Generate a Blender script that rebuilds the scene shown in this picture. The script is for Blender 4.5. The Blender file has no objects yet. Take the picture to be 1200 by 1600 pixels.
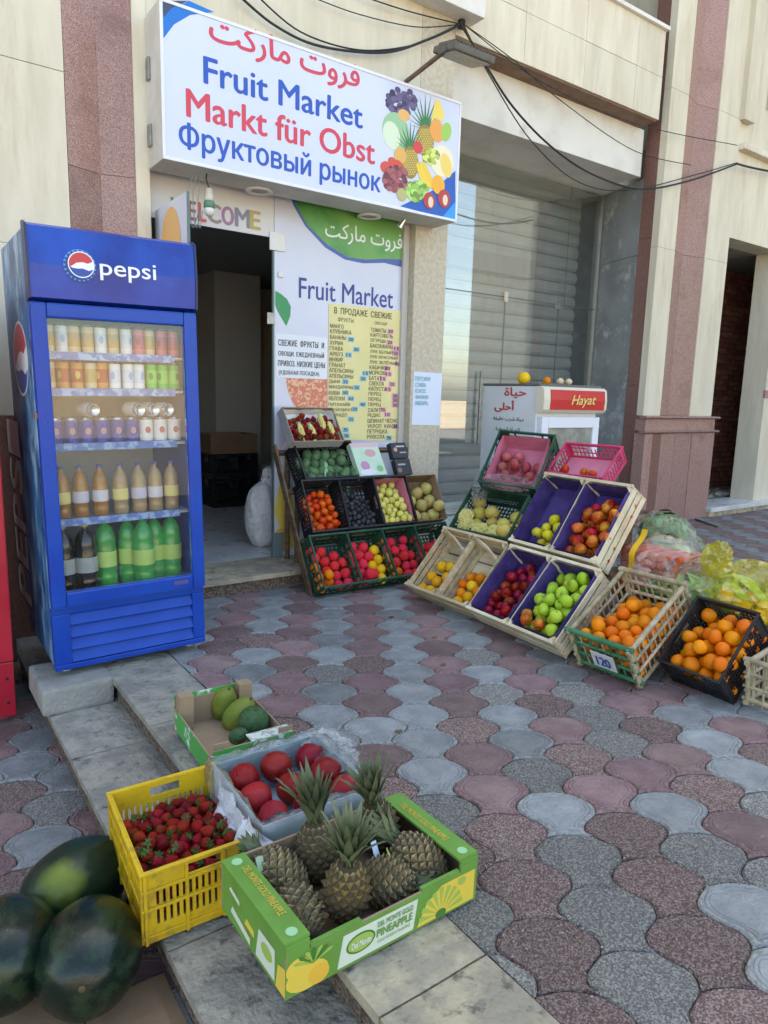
import bpy, bmesh, math, random
import numpy as np
from mathutils import Vector, Matrix, Euler, noise
R = math.radians
random.seed(7)
SC = bpy.context.scene
COL = SC.collection

# ---------------------------------------------------------------- camera
CH, FPX, YAW, PIT, ROL = 1.33, 1089.98, .62194, .16601, .027035
fw = Vector((math.sin(YAW)*math.cos(PIT), math.cos(YAW)*math.cos(PIT), -math.sin(PIT)))
rt0 = Vector((math.cos(YAW), -math.sin(YAW), 0)); up0 = rt0.cross(fw)
rt = rt0*math.cos(ROL) + up0*math.sin(ROL); up = up0*math.cos(ROL) - rt0*math.sin(ROL)
cam = bpy.data.cameras.new('camera'); camo = bpy.data.objects.new('camera', cam); COL.objects.link(camo)
camo.matrix_world = Matrix(((rt.x, up.x, -fw.x, 0), (rt.y, up.y, -fw.y, 0), (rt.z, up.z, -fw.z, CH), (0, 0, 0, 1)))
cam.sensor_fit = 'VERTICAL'; cam.sensor_height = 24; cam.lens = FPX/1600*24
cam.clip_start = .05; cam.clip_end = 900
SC.camera = camo

# ---------------------------------------------------------------- sky, sun, exposure
SUN_EL, SUN_ROT = R(54), R(24)      # the sun stands behind the building: the whole plaza is in its shade
w = bpy.data.worlds.new('World'); SC.world = w; w.use_nodes = True
nt = w.node_tree; bg = nt.nodes['Background']
sky = nt.nodes.new('ShaderNodeTexSky'); sky.sky_type = 'NISHITA'; sky.sun_disc = False
sky.sun_elevation = SUN_EL; sky.sun_rotation = SUN_ROT; sky.dust_density = 2.0; sky.air_density = 1.0; sky.ozone_density = 1.0
nt.links.new(sky.outputs[0], bg.inputs[0]); bg.inputs[1].default_value = .13
sl = bpy.data.lights.new('sun', 'SUN'); sl.energy = 4.0; sl.angle = R(.5); sl.color = (1, .95, .87)
so = bpy.data.objects.new('sun', sl); COL.objects.link(so)
sd = Vector((math.sin(SUN_ROT)*math.cos(SUN_EL), math.cos(SUN_ROT)*math.cos(SUN_EL), math.sin(SUN_EL)))
so.rotation_euler = sd.to_track_quat('Z', 'Y').to_euler(); so.location = sd*30
SC.view_settings.view_transform = 'Standard'; SC.view_settings.look = 'None'
SC.view_settings.exposure = 2.55; SC.view_settings.gamma = 1
SC.view_settings.use_white_balance = True; SC.view_settings.white_balance_temperature = 7600; SC.view_settings.white_balance_tint = 6   # camera balanced for open shade

# ---------------------------------------------------------------- pixels of the photograph to points on known planes
def ray(x, y): return rt*((x-600)/FPX) - up*((y-800)/FPX) + fw
CAM = Vector((0, 0, CH))
def pZ(x, y, z=0): d = ray(x, y); return CAM + d*((z-CH)/d.z)
def pY(x, y, Y): d = ray(x, y); return CAM + d*(Y/d.y)
def pX(x, y, X): d = ray(x, y); return CAM + d*(X/d.x)

# ---------------------------------------------------------------- materials
MATS = {}
def M(name, col, rough=.6, col2=None, scale=6, lo=.35, hi=.65, bump=0, bscale=60, spec=.35, metal=0, rnd=0, coat=0,
      stretch=(1, 1, 1), world=True, detail=6, vor=False, hue=0, dirt=None, dscale=3, dlo=.5, dhi=.8, sss=0, emit=0):
    if name in MATS: return MATS[name]
    m = bpy.data.materials.new(name); m.use_nodes = True; MATS[name] = m
    n, l = m.node_tree.nodes, m.node_tree.links; b = n['Principled BSDF']
    b.inputs['Roughness'].default_value = rough; b.inputs['Metallic'].default_value = metal
    b.inputs['Specular IOR Level'].default_value = spec; b.inputs['Coat Weight'].default_value = coat; b.inputs['Coat Roughness'].default_value = .15
    c4 = tuple(col)+(1,)
    b.inputs['Base Color'].default_value = c4
    if emit: b.inputs['Emission Color'].default_value = c4; b.inputs['Emission Strength'].default_value = emit
    if sss: b.inputs['Subsurface Weight'].default_value = sss; b.inputs['Subsurface Radius'].default_value = (.02, .008, .004); b.inputs['Subsurface Scale'].default_value = .3
    oi = n.new('ShaderNodeObjectInfo')
    if world: vec = n.new('ShaderNodeNewGeometry').outputs['Position']
    else:
        tc = n.new('ShaderNodeTexCoord'); ad = n.new('ShaderNodeVectorMath'); ad.operation = 'MULTIPLY_ADD'
        ad.inputs[1].default_value = (37, 53, 71); l.new(oi.outputs['Random'], ad.inputs[0]); l.new(tc.outputs['Object'], ad.inputs[2]); vec = ad.outputs[0]
    mp = n.new('ShaderNodeMapping'); mp.inputs['Scale'].default_value = stretch; l.new(vec, mp.inputs[0]); vec = mp.outputs[0]
    out = None
    def ramp(src, a, z):
        r = n.new('ShaderNodeMapRange'); r.inputs[1].default_value = a; r.inputs[2].default_value = z; r.interpolation_type = 'SMOOTHSTEP'; l.new(src, r.inputs[0]); return r.outputs[0]
    def mix(f, a, bb):
        x = n.new('ShaderNodeMix'); x.data_type = 'RGBA'; l.new(f, x.inputs[0])
        for s, v in ((x.inputs[6], a), (x.inputs[7], bb)):
            if isinstance(v, tuple): s.default_value = v
            else: l.new(v, s)
        return x.outputs[2]
    if col2 is not None:
        if vor:
            t = n.new('ShaderNodeTexVoronoi'); t.inputs['Scale'].default_value = scale; l.new(vec, t.inputs['Vector'])
            sp = n.new('ShaderNodeSeparateColor'); l.new(t.outputs['Color'], sp.inputs[0]); src = sp.outputs[0]
        else:
            t = n.new('ShaderNodeTexNoise'); t.inputs['Scale'].default_value = scale; t.inputs['Detail'].default_value = detail; t.inputs['Roughness'].default_value = .6
            l.new(vec, t.inputs['Vector']); src = t.outputs['Fac']
        out = mix(ramp(src, lo, hi), c4, tuple(col2)+(1,))
    if dirt is not None:
        t = n.new('ShaderNodeTexNoise'); t.inputs['Scale'].default_value = dscale; t.inputs['Detail'].default_value = 8; t.inputs['Roughness'].default_value = .7
        l.new(vec, t.inputs['Vector']); out = mix(ramp(t.outputs['Fac'], dlo, dhi), out if out else c4, tuple(dirt)+(1,))
    if rnd or hue:
        h = n.new('ShaderNodeHueSaturation')
        if out: l.new(out, h.inputs['Color'])
        else: h.inputs['Color'].default_value = c4
        r1 = n.new('ShaderNodeMapRange'); r1.inputs[3].default_value = 1-rnd; r1.inputs[4].default_value = 1+rnd; l.new(oi.outputs['Random'], r1.inputs[0]); l.new(r1.outputs[0], h.inputs['Value'])
        if hue:
            wn = n.new('ShaderNodeTexWhiteNoise'); wn.noise_dimensions = '1D'; l.new(oi.outputs['Random'], wn.inputs['W'])
            r2 = n.new('ShaderNodeMapRange'); r2.inputs[3].default_value = .5-hue; r2.inputs[4].default_value = .5+hue; l.new(wn.outputs[0], r2.inputs[0]); l.new(r2.outputs[0], h.inputs['Hue'])
        out = h.outputs[0]
    if out: l.new(out, b.inputs['Base Color'])
    if bump:
        t = n.new('ShaderNodeTexNoise'); t.inputs['Scale'].default_value = bscale; t.inputs['Detail'].default_value = 5; l.new(vec, t.inputs['Vector'])
        bp = n.new('ShaderNodeBump'); bp.inputs['Strength'].default_value = bump; bp.inputs['Distance'].default_value = .01
        l.new(t.outputs['Fac'], bp.inputs['Height']); l.new(bp.outputs[0], b.inputs['Normal'])
        rr = n.new('ShaderNodeMapRange'); rr.inputs[3].default_value = max(rough-.12, .03); rr.inputs[4].default_value = min(rough+.12, 1); l.new(t.outputs['Fac'], rr.inputs[0]); l.new(rr.outputs[0], b.inputs['Roughness'])
    return m
def film(name, col=(.9, .93, .95), opac=.15, refl=.12, rough=.03, bump=0, bscale=20, tint=(1, 1, 1), top=1):
    """clear sheet: mostly see-through, mirror-like at grazing angles, with a little milky body"""
    if name in MATS: return MATS[name]
    m = bpy.data.materials.new(name); m.use_nodes = True; MATS[name] = m
    n, l = m.node_tree.nodes, m.node_tree.links; n.remove(n['Principled BSDF']); o = n['Material Output']
    t = n.new('ShaderNodeBsdfTransparent'); t.inputs[0].default_value = tuple(tint)+(1,)
    d = n.new('ShaderNodeBsdfDiffuse'); d.inputs[0].default_value = tuple(col)+(1,)
    g = n.new('ShaderNodeBsdfGlossy'); g.inputs['Roughness'].default_value = rough; g.inputs[0].default_value = (1, 1, 1, 1)
    a = n.new('ShaderNodeMixShader'); a.inputs[0].default_value = opac; l.new(t.outputs[0], a.inputs[1]); l.new(d.outputs[0], a.inputs[2])
    lw = n.new('ShaderNodeLayerWeight'); lw.inputs[0].default_value = .1
    mr = n.new('ShaderNodeMapRange'); mr.inputs[3].default_value = refl; mr.inputs[4].default_value = top; l.new(lw.outputs['Fresnel'], mr.inputs[0])
    s = n.new('ShaderNodeMixShader'); l.new(mr.outputs[0], s.inputs[0]); l.new(a.outputs[0], s.inputs[1]); l.new(g.outputs[0], s.inputs[2]); l.new(s.outputs[0], o.inputs[0])
    if bump:
        tx = n.new('ShaderNodeTexNoise'); tx.inputs['Scale'].default_value = bscale; tx.inputs['Detail'].default_value = 3
        ge = n.new('ShaderNodeNewGeometry'); l.new(ge.outputs['Position'], tx.inputs['Vector'])
        bp = n.new('ShaderNodeBump'); bp.inputs['Strength'].default_value = bump; bp.inputs['Distance'].default_value = .02; l.new(tx.outputs['Fac'], bp.inputs['Height'])
        l.new(bp.outputs[0], g.inputs['Normal']); l.new(bp.outputs[0], lw.inputs['Normal'])
    return m

# ---------------------------------------------------------------- mesh builder
class MB:
    def __init__(s): s.v = []; s.f = []; s.m = []; s.sm = []
    def add(s, v, f, mi=0, smooth=False, mat=None):
        k = len(s.v)
        s.v += [tuple(mat @ Vector(p)) if mat is not None else tuple(p) for p in v]
        s.f += [tuple(i+k for i in q) for q in f]; s.m += [mi]*len(f); s.sm += [smooth]*len(f); return s
    def box(s, a, b, mi=0, mat=None, bev=0):
        x0, y0, z0 = a; x1, y1, z1 = b
        if bev <= 0:
            v = [(x0, y0, z0), (x1, y0, z0), (x1, y1, z0), (x0, y1, z0), (x0, y0, z1), (x1, y0, z1), (x1, y1, z1), (x0, y1, z1)]
            return s.add(v, [(0, 3, 2, 1), (4, 5, 6, 7), (0, 1, 5, 4), (1, 2, 6, 5), (2, 3, 7, 6), (3, 0, 4, 7)], mi, False, mat)
        e = min(bev, abs(x1-x0)*.45, abs(y1-y0)*.45, abs(z1-z0)*.45)
        bm = bmesh.new(); bmesh.ops.create_cube(bm, size=1)
        for q in bm.verts: q.co = Vector(((x0+x1)/2+q.co.x*(x1-x0), (y0+y1)/2+q.co.y*(y1-y0), (z0+z1)/2+q.co.z*(z1-z0)))
        bmesh.ops.bevel(bm, geom=bm.edges[:], offset=e, segments=2, affect='EDGES', profile=.6)
        bm.verts.index_update(); s.add([q.co[:] for q in bm.verts], [[q.index for q in f.verts] for f in bm.faces], mi, False, mat); bm.free(); return s
    def tube(s, pts, r, n=8, mi=0, mat=None, caps=True, r2=None):
        pts = [Vector(p) for p in pts]; v = []; f = []; N = len(pts); ref = None
        for i, p in enumerate(pts):
            t = (pts[min(i+1, N-1)]-pts[max(i-1, 0)]).normalized()
            if ref is None: ref = Vector((0, 0, 1)) if abs(t.z) < .9 else Vector((1, 0, 0))
            a = (ref - t*ref.dot(t)).normalized(); ref = a; b = t.cross(a)
            rr = r if r2 is None else r+(r2-r)*i/(N-1)
            for k in range(n): q = 2*math.pi*k/n; v.append(p+a*rr*math.cos(q)+b*rr*math.sin(q))
        for i in range(N-1):
            for k in range(n): f.append((i*n+k, i*n+(k+1) % n, (i+1)*n+(k+1) % n, (i+1)*n+k))
        s.add(v, f, mi, n > 4, mat)
        if caps: s.add(v[:n][::-1], [tuple(range(n))], mi, False, mat); s.add(v[-n:], [tuple(range(n))], mi, False, mat)
        return s
    def lathe(s, prof, n=20, mi=0, mat=None, smooth=True, fn=None):
        v = []; f = []; rings = []
        for r, z in prof:
            if r < 1e-6: rings.append([len(v)]); v.append((0, 0, z))
            else:
                rings.append(list(range(len(v), len(v)+n)))
                for k in range(n): q = 2*math.pi*k/n; v.append((r*math.cos(q), r*math.sin(q), z))
        for a, b in zip(rings, rings[1:]):
            for k in range(n):
                k2 = (k+1) % n
                if len(a) == 1 and len(b) == 1: continue
                if len(a) == 1: f.append((a[0], b[k2], b[k]))
                elif len(b) == 1: f.append((a[k], a[k2], b[0]))
                else: f.append((a[k], a[k2], b[k2], b[k]))
        if fn: v = [fn(Vector(p)) for p in v]
        return s.add(v, [q[::-1] for q in f] if prof[0][1] > prof[-1][1] else f, mi, smooth, mat)
    def poly(s, pts, h0, h1, mi=0, mat=None):
        """prism over a 2D outline (x,y) between heights h0<h1"""
        n = len(pts); v = [(x, y, h0) for x, y in pts]+[(x, y, h1) for x, y in pts]
        f = [tuple(range(n))[::-1], tuple(range(n, 2*n))]+[(i, (i+1) % n, n+(i+1) % n, n+i) for i in range(n)]
        return s.add(v, f, mi, False, mat)
    def flat(s, pts, h=0, mi=0, mat=None): return s.add([(x, y, h) for x, y in pts], [tuple(range(len(pts)))], mi, False, mat)
    def disc(s, x, y, rx, ry=None, h=0, mi=0, n=14, rot=0, mat=None):
        ry = ry or rx; c, d = math.cos(rot), math.sin(rot)
        return s.flat([(x+rx*math.cos(t)*c-ry*math.sin(t)*d, y+rx*math.cos(t)*d+ry*math.sin(t)*c) for t in [2*math.pi*k/n for k in range(n)]], h, mi, mat)
    def mesh(s, name, mats):
        me = bpy.data.meshes.new(name); me.from_pydata([tuple(p) for p in s.v], [], s.f)
        for m in (mats if isinstance(mats, (list, tuple)) else [mats]): me.materials.append(m)
        me.polygons.foreach_set('material_index', s.m); me.polygons.foreach_set('use_smooth', s.sm); me.update(); return me
    def build(s, name, mats, parent=None, mat=None): return ob(name, s.mesh(name, mats), parent, mat)
def ob(name, data, parent=None, mat=None):
    o = bpy.data.objects.new(name, data); COL.objects.link(o)
    if parent: o.parent = parent
    if mat is not None: o.matrix_basis = mat
    return o
def tag(o, label, cat, group=None, kind=None):
    if label: o['label'] = label
    if cat: o['category'] = cat
    if group: o['group'] = group
    if kind: o['kind'] = kind
    return o
def empty(name, label=None, cat=None, mat=None, group=None, kind=None):
    return tag(ob(name, None, None, mat), label, cat, group, kind)
def T(x, y, z): return Matrix.Translation((x, y, z))
def cols(o, x, y, z):
    return Matrix(((x[0], y[0], z[0], o[0]), (x[1], y[1], z[1], o[1]), (x[2], y[2], z[2], o[2]), (0, 0, 0, 1)))
def onY(x, y, z): return cols((x, y, z), (1, 0, 0), (0, 0, 1), (0, -1, 0))      # print on a face that looks along -Y
def onX(x, y, z): return cols((x, y, z), (0, -1, 0), (0, 0, 1), (-1, 0, 0))     # print on a face that looks along -X
def bx(name, a, b, mat, parent=None, bev=0): return MB().box(a, b, bev=bev).build(name, mat, parent)
def holed(xs, ys, hole, th, mi=0, mb=None, mat=None):
    """plate in x,y with thickness th (z 0..th); hole(cx,cy) tells which cells are open"""
    mb = mb or MB(); nx, ny = len(xs)-1, len(ys)-1
    S = [[not hole((xs[i]+xs[i+1])/2, (ys[j]+ys[j+1])/2) for j in range(ny)] for i in range(nx)]
    g = lambda i, j: 0 <= i < nx and 0 <= j < ny and S[i][j]
    for i in range(nx):
        for j in range(ny):
            if not S[i][j]: continue
            a, b, c, d = xs[i], xs[i+1], ys[j], ys[j+1]
            v = [(a, c, 0), (b, c, 0), (b, d, 0), (a, d, 0), (a, c, th), (b, c, th), (b, d, th), (a, d, th)]
            f = [(0, 3, 2, 1), (4, 5, 6, 7)]
            if not g(i, j-1): f.append((0, 1, 5, 4))
            if not g(i+1, j): f.append((1, 2, 6, 5))
            if not g(i, j+1): f.append((2, 3, 7, 6))
            if not g(i-1, j): f.append((3, 0, 4, 7))
            mb.add(v, f, mi, False, mat)
    return mb
TEXTS = []
def text(body, parent, mat, w, h, material, name='lettering', bold=0, depth=.0006, shear=0, spacing=1, serif=False):
    """queue a line of lettering scaled to w x h; mat places its lower left corner"""
    cu = bpy.data.curves.new(name, 'FONT'); cu.body = body; cu.shear = shear; cu.space_character = spacing; cu.resolution_u = 3
    o = bpy.data.objects.new(name, cu); COL.objects.link(o); TEXTS.append((o, parent, mat, w, h, material, name, depth, bold))
def finish_texts():
    from mathutils.geometry import delaunay_2d_cdt
    dg = bpy.context.evaluated_depsgraph_get()
    def sample(sp):
        B_ = sp.bezier_points; out = []; n = len(B_)
        for i in range(n):
            a, b = B_[i], B_[(i+1) % n]; p0, p1, p2, p3 = a.co, a.handle_right, b.handle_left, b.co
            if (p1-p0).cross(p3-p0).length < 1e-6 and (p2-p0).cross(p3-p0).length < 1e-6: ts = (0,)
            else: ts = (0, .25, .5, .75)
            for t in ts: u = 1-t; out.append((u*u*u*p0+3*u*u*t*p1+3*u*t*t*p2+t*t*t*p3).to_2d())
        return out
    cache = {}
    for o, parent, mat, w, h, material, name, depth, bold in TEXTS:
        key = (o.data.body, o.data.shear, o.data.space_character)
        if key not in cache:
            cu = o.evaluated_get(dg).to_curve(dg); loops = [sample(sp) for sp in cu.splines if len(sp.bezier_points) > 2]; o.evaluated_get(dg).to_curve_clear()
            vs = [q for P in loops for q in P]; es = []; k = 0
            for P in loops: es += [(k+i, k+(i+1) % len(P)) for i in range(len(P))]; k += len(P)
            if not vs: cache[key] = None; continue
            r = delaunay_2d_cdt(vs, es, [], 0, 1e-6); co = np.array([q[:] for q in r[0]]); tri = np.array(r[2]); ce = co[tri].mean(1)
            A = np.array([vs[e[0]][:] for e in es]); Bp = np.array([vs[e[1]][:] for e in es]); y = ce[:, 1:2]; x = ce[:, 0:1]
            up_ = (A[:, 1] <= y) & (Bp[:, 1] > y); dn = (A[:, 1] > y) & (Bp[:, 1] <= y); d = Bp-A
            xi = A[:, 0]+(y-A[:, 1])/np.where(np.abs(d[:, 1]) < 1e-12, 1, d[:, 1])*d[:, 0]; wn = ((up_ & (xi > x)).astype(int)-(dn & (xi > x)).astype(int)).sum(1)   # non-zero winding fill
            cache[key] = (co, tri[wn != 0])
        if cache[key] is None: continue
        co, tri = cache[key]; used = np.unique(tri); mn, mx = co[used].min(0), co[used].max(0); sx = w/max(mx[0]-mn[0], 1e-6); sy = h/max(mx[1]-mn[1], 1e-6); V = []; F = []
        for k, (ax, ay) in enumerate(((0, 0), (1, 0), (-1, 0), (0, .6), (0, -.6)) if bold else ((0, 0),)):
            F += [tuple(int(i)+len(V) for i in t) for t in tri]; V += [((q[0]-mn[0])*sx+ax*bold*h, (q[1]-mn[1])*sy+ay*bold*h, depth+k*.0001) for q in co]
        me = bpy.data.meshes.new(name); me.from_pydata(V, [], F); me.materials.append(material)
        bm = bmesh.new(); bm.from_mesh(me); bmesh.ops.delete(bm, geom=[q for q in bm.verts if not q.link_faces], context='VERTS'); bm.to_mesh(me); bm.free(); me.update(); ob(name, me, parent, mat)
    for o, *_ in TEXTS: cu = o.data; bpy.data.objects.remove(o); bpy.data.curves.remove(cu)
# ================================================================ materials used by the setting
cream = M('cream_stone', (.57, .51, .395), .75, (.66, .605, .485), 2.2, .3, .7, bump=.25, bscale=70, stretch=(3.5, 3.5, .6), dirt=(.42, .34, .23), dscale=1.3, dlo=.5, dhi=.85, rnd=.07)
stip = M('stippled_render', (.47, .41, .31), .85, (.58, .51, .40), 30, .35, .65, bump=.6, bscale=130)
granite = M('red_granite', (.22, .11, .092), .25, (.42, .27, .235), 330, .2, .9, vor=True, bump=.05, bscale=200, dirt=(.17, .08, .065), dscale=2.2, rnd=.12)
granite2 = M('dark_granite', (.13, .058, .046), .35, (.25, .13, .11), 330, .2, .9, vor=True, bump=.05, bscale=200)
plaster = M('white_plaster', (.70, .68, .63), .8, (.60, .57, .52), 3, .4, .7, bump=.2, bscale=30, dirt=(.5, .42, .32), dscale=1.6, dlo=.6, dhi=.8)
marble_grey = M('grey_marble', (.26, .27, .27), .45, (.17, .18, .18), 2.4, .3, .7, bump=.05, bscale=10, dirt=(.45, .46, .46), dscale=4, dlo=.5, dhi=.7)
brown_soffit = M('brown_soffit', (.20, .12, .08), .8, (.26, .17, .12), 8, bump=.3, bscale=50)
concrete = M('rough_concrete', (.23, .22, .195), .9, (.33, .315, .28), 5, .3, .7, bump=.8, bscale=60, dirt=(.2, .19, .17), dscale=6, dlo=.55, dhi=.75)
dark_in = M('interior_paint', (.42, .40, .37), .8, (.36, .34, .31), 2)
ceil_in = M('interior_ceiling', (.3, .29, .28), .9)
marble_w = M('white_marble', (.62, .62, .60), .3, (.45, .46, .46), 3, .4, .7, bump=.04, bscale=8, dirt=(.4, .38, .34), dscale=5, dlo=.55, dhi=.8)
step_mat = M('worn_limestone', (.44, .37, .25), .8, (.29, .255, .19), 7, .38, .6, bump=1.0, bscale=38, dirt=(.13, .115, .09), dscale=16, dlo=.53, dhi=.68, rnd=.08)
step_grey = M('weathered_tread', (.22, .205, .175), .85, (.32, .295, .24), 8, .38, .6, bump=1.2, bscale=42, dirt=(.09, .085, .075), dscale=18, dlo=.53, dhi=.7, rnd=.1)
aggregate = M('exposed_aggregate', (.085, .058, .042), .9, (.20, .15, .115), 110, .1, .9, vor=True, bump=1, bscale=90)
sand = M('joint_sand', (.10, .088, .075), .95, (.19, .17, .145), 40, bump=1, bscale=150)
earth = M('dusty_ground', (.34, .28, .20), .95, (.41, .34, .25), .6, bump=.5, bscale=6)
asphalt = M('asphalt', (.10, .098, .095), .9, (.14, .135, .13), 3, bump=.6, bscale=90)
metal = M('dull_metal', (.35, .34, .33), .4, (.25, .24, .23), 20, metal=.8, bump=.05)
black_cable = M('black_cable', (.02, .02, .022), .55)
white_paint = M('white_paint', (.74, .74, .72), .45, (.66, .66, .63), 4, dirt=(.5, .46, .4), dscale=3, dlo=.62, dhi=.85)
wood_dark = M('old_timber', (.10, .058, .032), .8, (.18, .115, .065), 6, stretch=(1, 1, 6), bump=.5, bscale=60)
glass = film('window_glass', (.5, .56, .55), .04, .16, .004, tint=(.86, .88, .87))
def tone(name, a, b, worn):
    if worn: return M(name, a, .92, b, 240, .25, 1.0, vor=True, bump=1.8, bscale=150, world=True, rnd=.22, dirt=(.23, .205, .18), dscale=5, dlo=.56, dhi=.85)
    return M(name, a, .62, b, 9, .3, .7, bump=.7, bscale=70, world=True, rnd=.3, hue=.015, dirt=(.22, .20, .185), dscale=6, dlo=.5, dhi=.85)
PM = {('r', 0): tone('red_paver', (.165, .10, .098), (.235, .152, .148), 0), ('r', 1): tone('worn_red_paver', (.165, .10, .09), (.40, .295, .26), 1),
      ('g', 0): tone('grey_paver', (.165, .174, .176), (.25, .26, .258), 0), ('g', 1): tone('worn_grey_paver', (.18, .172, .158), (.42, .395, .355), 1)}
RIM = {'r': M('red_rim', (.16, .088, .085), .75, (.25, .16, .15), 60, bump=.8, bscale=120, rnd=.2), 'g': M('grey_rim', (.17, .175, .17), .75, (.28, .28, .265), 60, bump=.8, bscale=120, rnd=.2)}

# ================================================================ ground, pavements and steps
tag(bx('ground', (-160, -220, -.5), (260, 4.5, -.30), earth), None, None, kind='structure')
tag(bx('road', (-160, -17, -.30), (260, -9, -.28), asphalt), None, None, kind='structure')
def half_width(t):
    q = 2*math.pi*(t-.11); return .096+.037*(math.sin(q)+.03*math.sin(3*q))
STEP = .229
def paver_outline(shrink=.0):
    n = 14; L = []; Rr = []
    for i in range(n+1):
        t = i/n; h = half_width(t)-.0016-shrink; y = STEP*(.5-t)
        y = max(-STEP/2+.0016+shrink, min(STEP/2-.0016-shrink, y)); bow = .010*(1-(0)**2)
        L.append((-h, y)); Rr.append((h, y))
    top = [(L[0][0]+(Rr[0][0]-L[0][0])*k/4, L[0][1]+.011*math.sin(math.pi*k/4)) for k in range(1, 4)]
    bot = [(Rr[-1][0]+(L[-1][0]-Rr[-1][0])*k/4, L[-1][1]+.011*math.sin(math.pi*k/4)) for k in range(1, 4)]
    return L[::-1]+top+Rr+bot          # clockwise seen from above
def paver_mesh(color, worn, v):
    rg = random.Random(v*17+worn); n0 = len(paver_outline())
    rings = [(0, -.045, 0), (0, -.006, 0), (.006, 0, 0)]+([] if worn else [(.017, .0, 0), (.0195, -.0028, 0), (.022, 0, 0), (.031, 0, 0), (.033, -.0022, 0), (.035, 0, 0)])+[(.055, .0, 0)]
    V = []; F = []
    for k, (sh, z, _) in enumerate(rings):
        for i, (x, y) in enumerate(paver_outline(sh)):
            j = (noise.noise(Vector((x*60+v*9, y*60, worn*5)))*(.004 if worn else .0016)) if k > 0 else 0
            dz = noise.noise(Vector((x*25+v*5, y*25, 3)))*(.0035 if worn else .001) if k > 1 else 0
            s = 1+j/.1*(1 if k < 3 else .3); V.append((x*s, y*s, z+dz-(.004 if worn else 0)))
    for k in range(len(rings)-1):
        for i in range(n0): F.append(((k+1)*n0+i, (k+1)*n0+(i+1) % n0, k*n0+(i+1) % n0, k*n0+i))
    F.append(tuple(range((len(rings)-1)*n0, len(rings)*n0))[::-1])
    mb = MB(); mb.add(V, F); me = mb.mesh('paver', [PM[(color, worn)], RIM[color]])
    if not worn:
        for p in me.polygons[:n0*3]: p.material_index = 1
    return me, V, F
PAVERS = {(c, wn, v): paver_mesh(c, wn, v) for c in 'rg' for wn in (0, 1) for v in range(3)}
def lay(parent, org, ang, z, inside, wornf, tilt, limit, colf, edge=None, side=1):
    d = Vector((math.cos(ang), math.sin(ang), 0)); p = Vector((math.sin(ang), -math.cos(ang), 0)); cells = []
    for i in range(-60, 90):
        for j in range(-60, 60):
            c = Vector(org)+p*(.192*i)+d*(STEP*(j+(.5 if i % 2 else 0))); c.z = z
            if inside(c): cells.append((c, i, j))
    vis = []
    for c, i, j in cells:
        e = c-CAM; de = e.dot(fw)
        u, vv = (600+FPX*e.dot(rt)/de, 800-FPX*e.dot(up)/de) if de > .1 else (9999, 9999)
        vis.append((0 if -90 < u < 1290 and vv < 1720 else 1, e.length, c, i, j))
    vis.sort(key=lambda q: q[:2]); far = {}
    for k, (_, dist, c, i, j) in enumerate(vis):
        rg = random.Random(i*131+j*7+int(z*100)); col = colf(i, j, rg); wn = 1 if rg.random() < wornf(c) else 0; v = rg.randrange(3)
        me, V, F = PAVERS[(col, wn, v)]
        mt = cols(c, p, d, (0, 0, 1)) @ Euler((rg.gauss(0, tilt), rg.gauss(0, tilt), rg.gauss(0, .008))).to_matrix().to_4x4()
        if edge is not None and abs(c.x-edge) < .16:
            bm = bmesh.new(); bm.from_mesh(me); bm.transform(mt); g_ = bm.verts[:]+bm.edges[:]+bm.faces[:]
            r_ = bmesh.ops.bisect_plane(bm, geom=g_, plane_co=(edge, 0, 0), plane_no=(side, 0, 0), clear_inner=True)
            if bm.faces:
                bmesh.ops.holes_fill(bm, edges=[q for q in bm.edges if q.is_boundary], sides=0)
                m2 = bpy.data.meshes.new('paver'); bm.to_mesh(m2); m2.materials.append(PM[(col, wn)]); m2.materials.append(RIM[col]); ob('paver', m2, parent)
            bm.free()
        elif k < limit and _ == 0: ob('paver', me, parent, mt)
        elif dist < 13: far.setdefault((col, wn), MB()).add(V, F, 0, False, mt)
    big = MB(); ms = []
    for key, mb in far.items():
        big.add(mb.v, mb.f, len(ms)); ms.append(PM[key])
    if ms: tag(big.build('paver_field', ms, parent), None, None, kind='stuff')
plaza = tag(ob('plaza_pavement', MB().box((1.09, -7, -.29), (16, 4.6, -.018)).mesh('plaza_pavement', sand)), None, None, kind='structure')
def near_worn(c):
    q = 1-abs(Vector((c.x-1.35, c.y-1.2)).length)/1.5; n = noise.noise(Vector((c.x*1.3, c.y*1.3, 2)))
    return min(.93, max(.03, .9*q+.6*n*(1 if q > -.5 else .25)+.08))
lay(plaza, (1.701, 1.348, 0), math.atan2(.194, .122), 0, lambda c: 1.0 < c.x < 12 and -1.5 < c.y < 4.55, near_worn, .006, 300,
    lambda i, j, rg: ('g' if i % 2 == 0 else 'r') if rg.random() > .04 else rg.choice('rg'), 1.101, 1)
lp = tag(ob('lower_pavement', MB().box((-9, -7, -.30), (.52, 4.5, -.28)).mesh('lower_pavement', sand)), None, None, kind='structure')
lay(lp, (.12, 2.45, 0), R(68), -.262, lambda c: -2.2 < c.x < .6 and .8 < c.y < 4.4, lambda c: .5, .008, 120, lambda i, j, rg: ('g' if (i+j//3) % 2 else 'r'), .527, -1)
steps = empty('stone_steps', kind='structure')
bx('step_core', (.82, -7, -.30), (1.089, 4.55, -.034), concrete, steps); bx('lower_core', (.545, -7, -.30), (.819, 4.55, -.155), concrete, steps)
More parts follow.
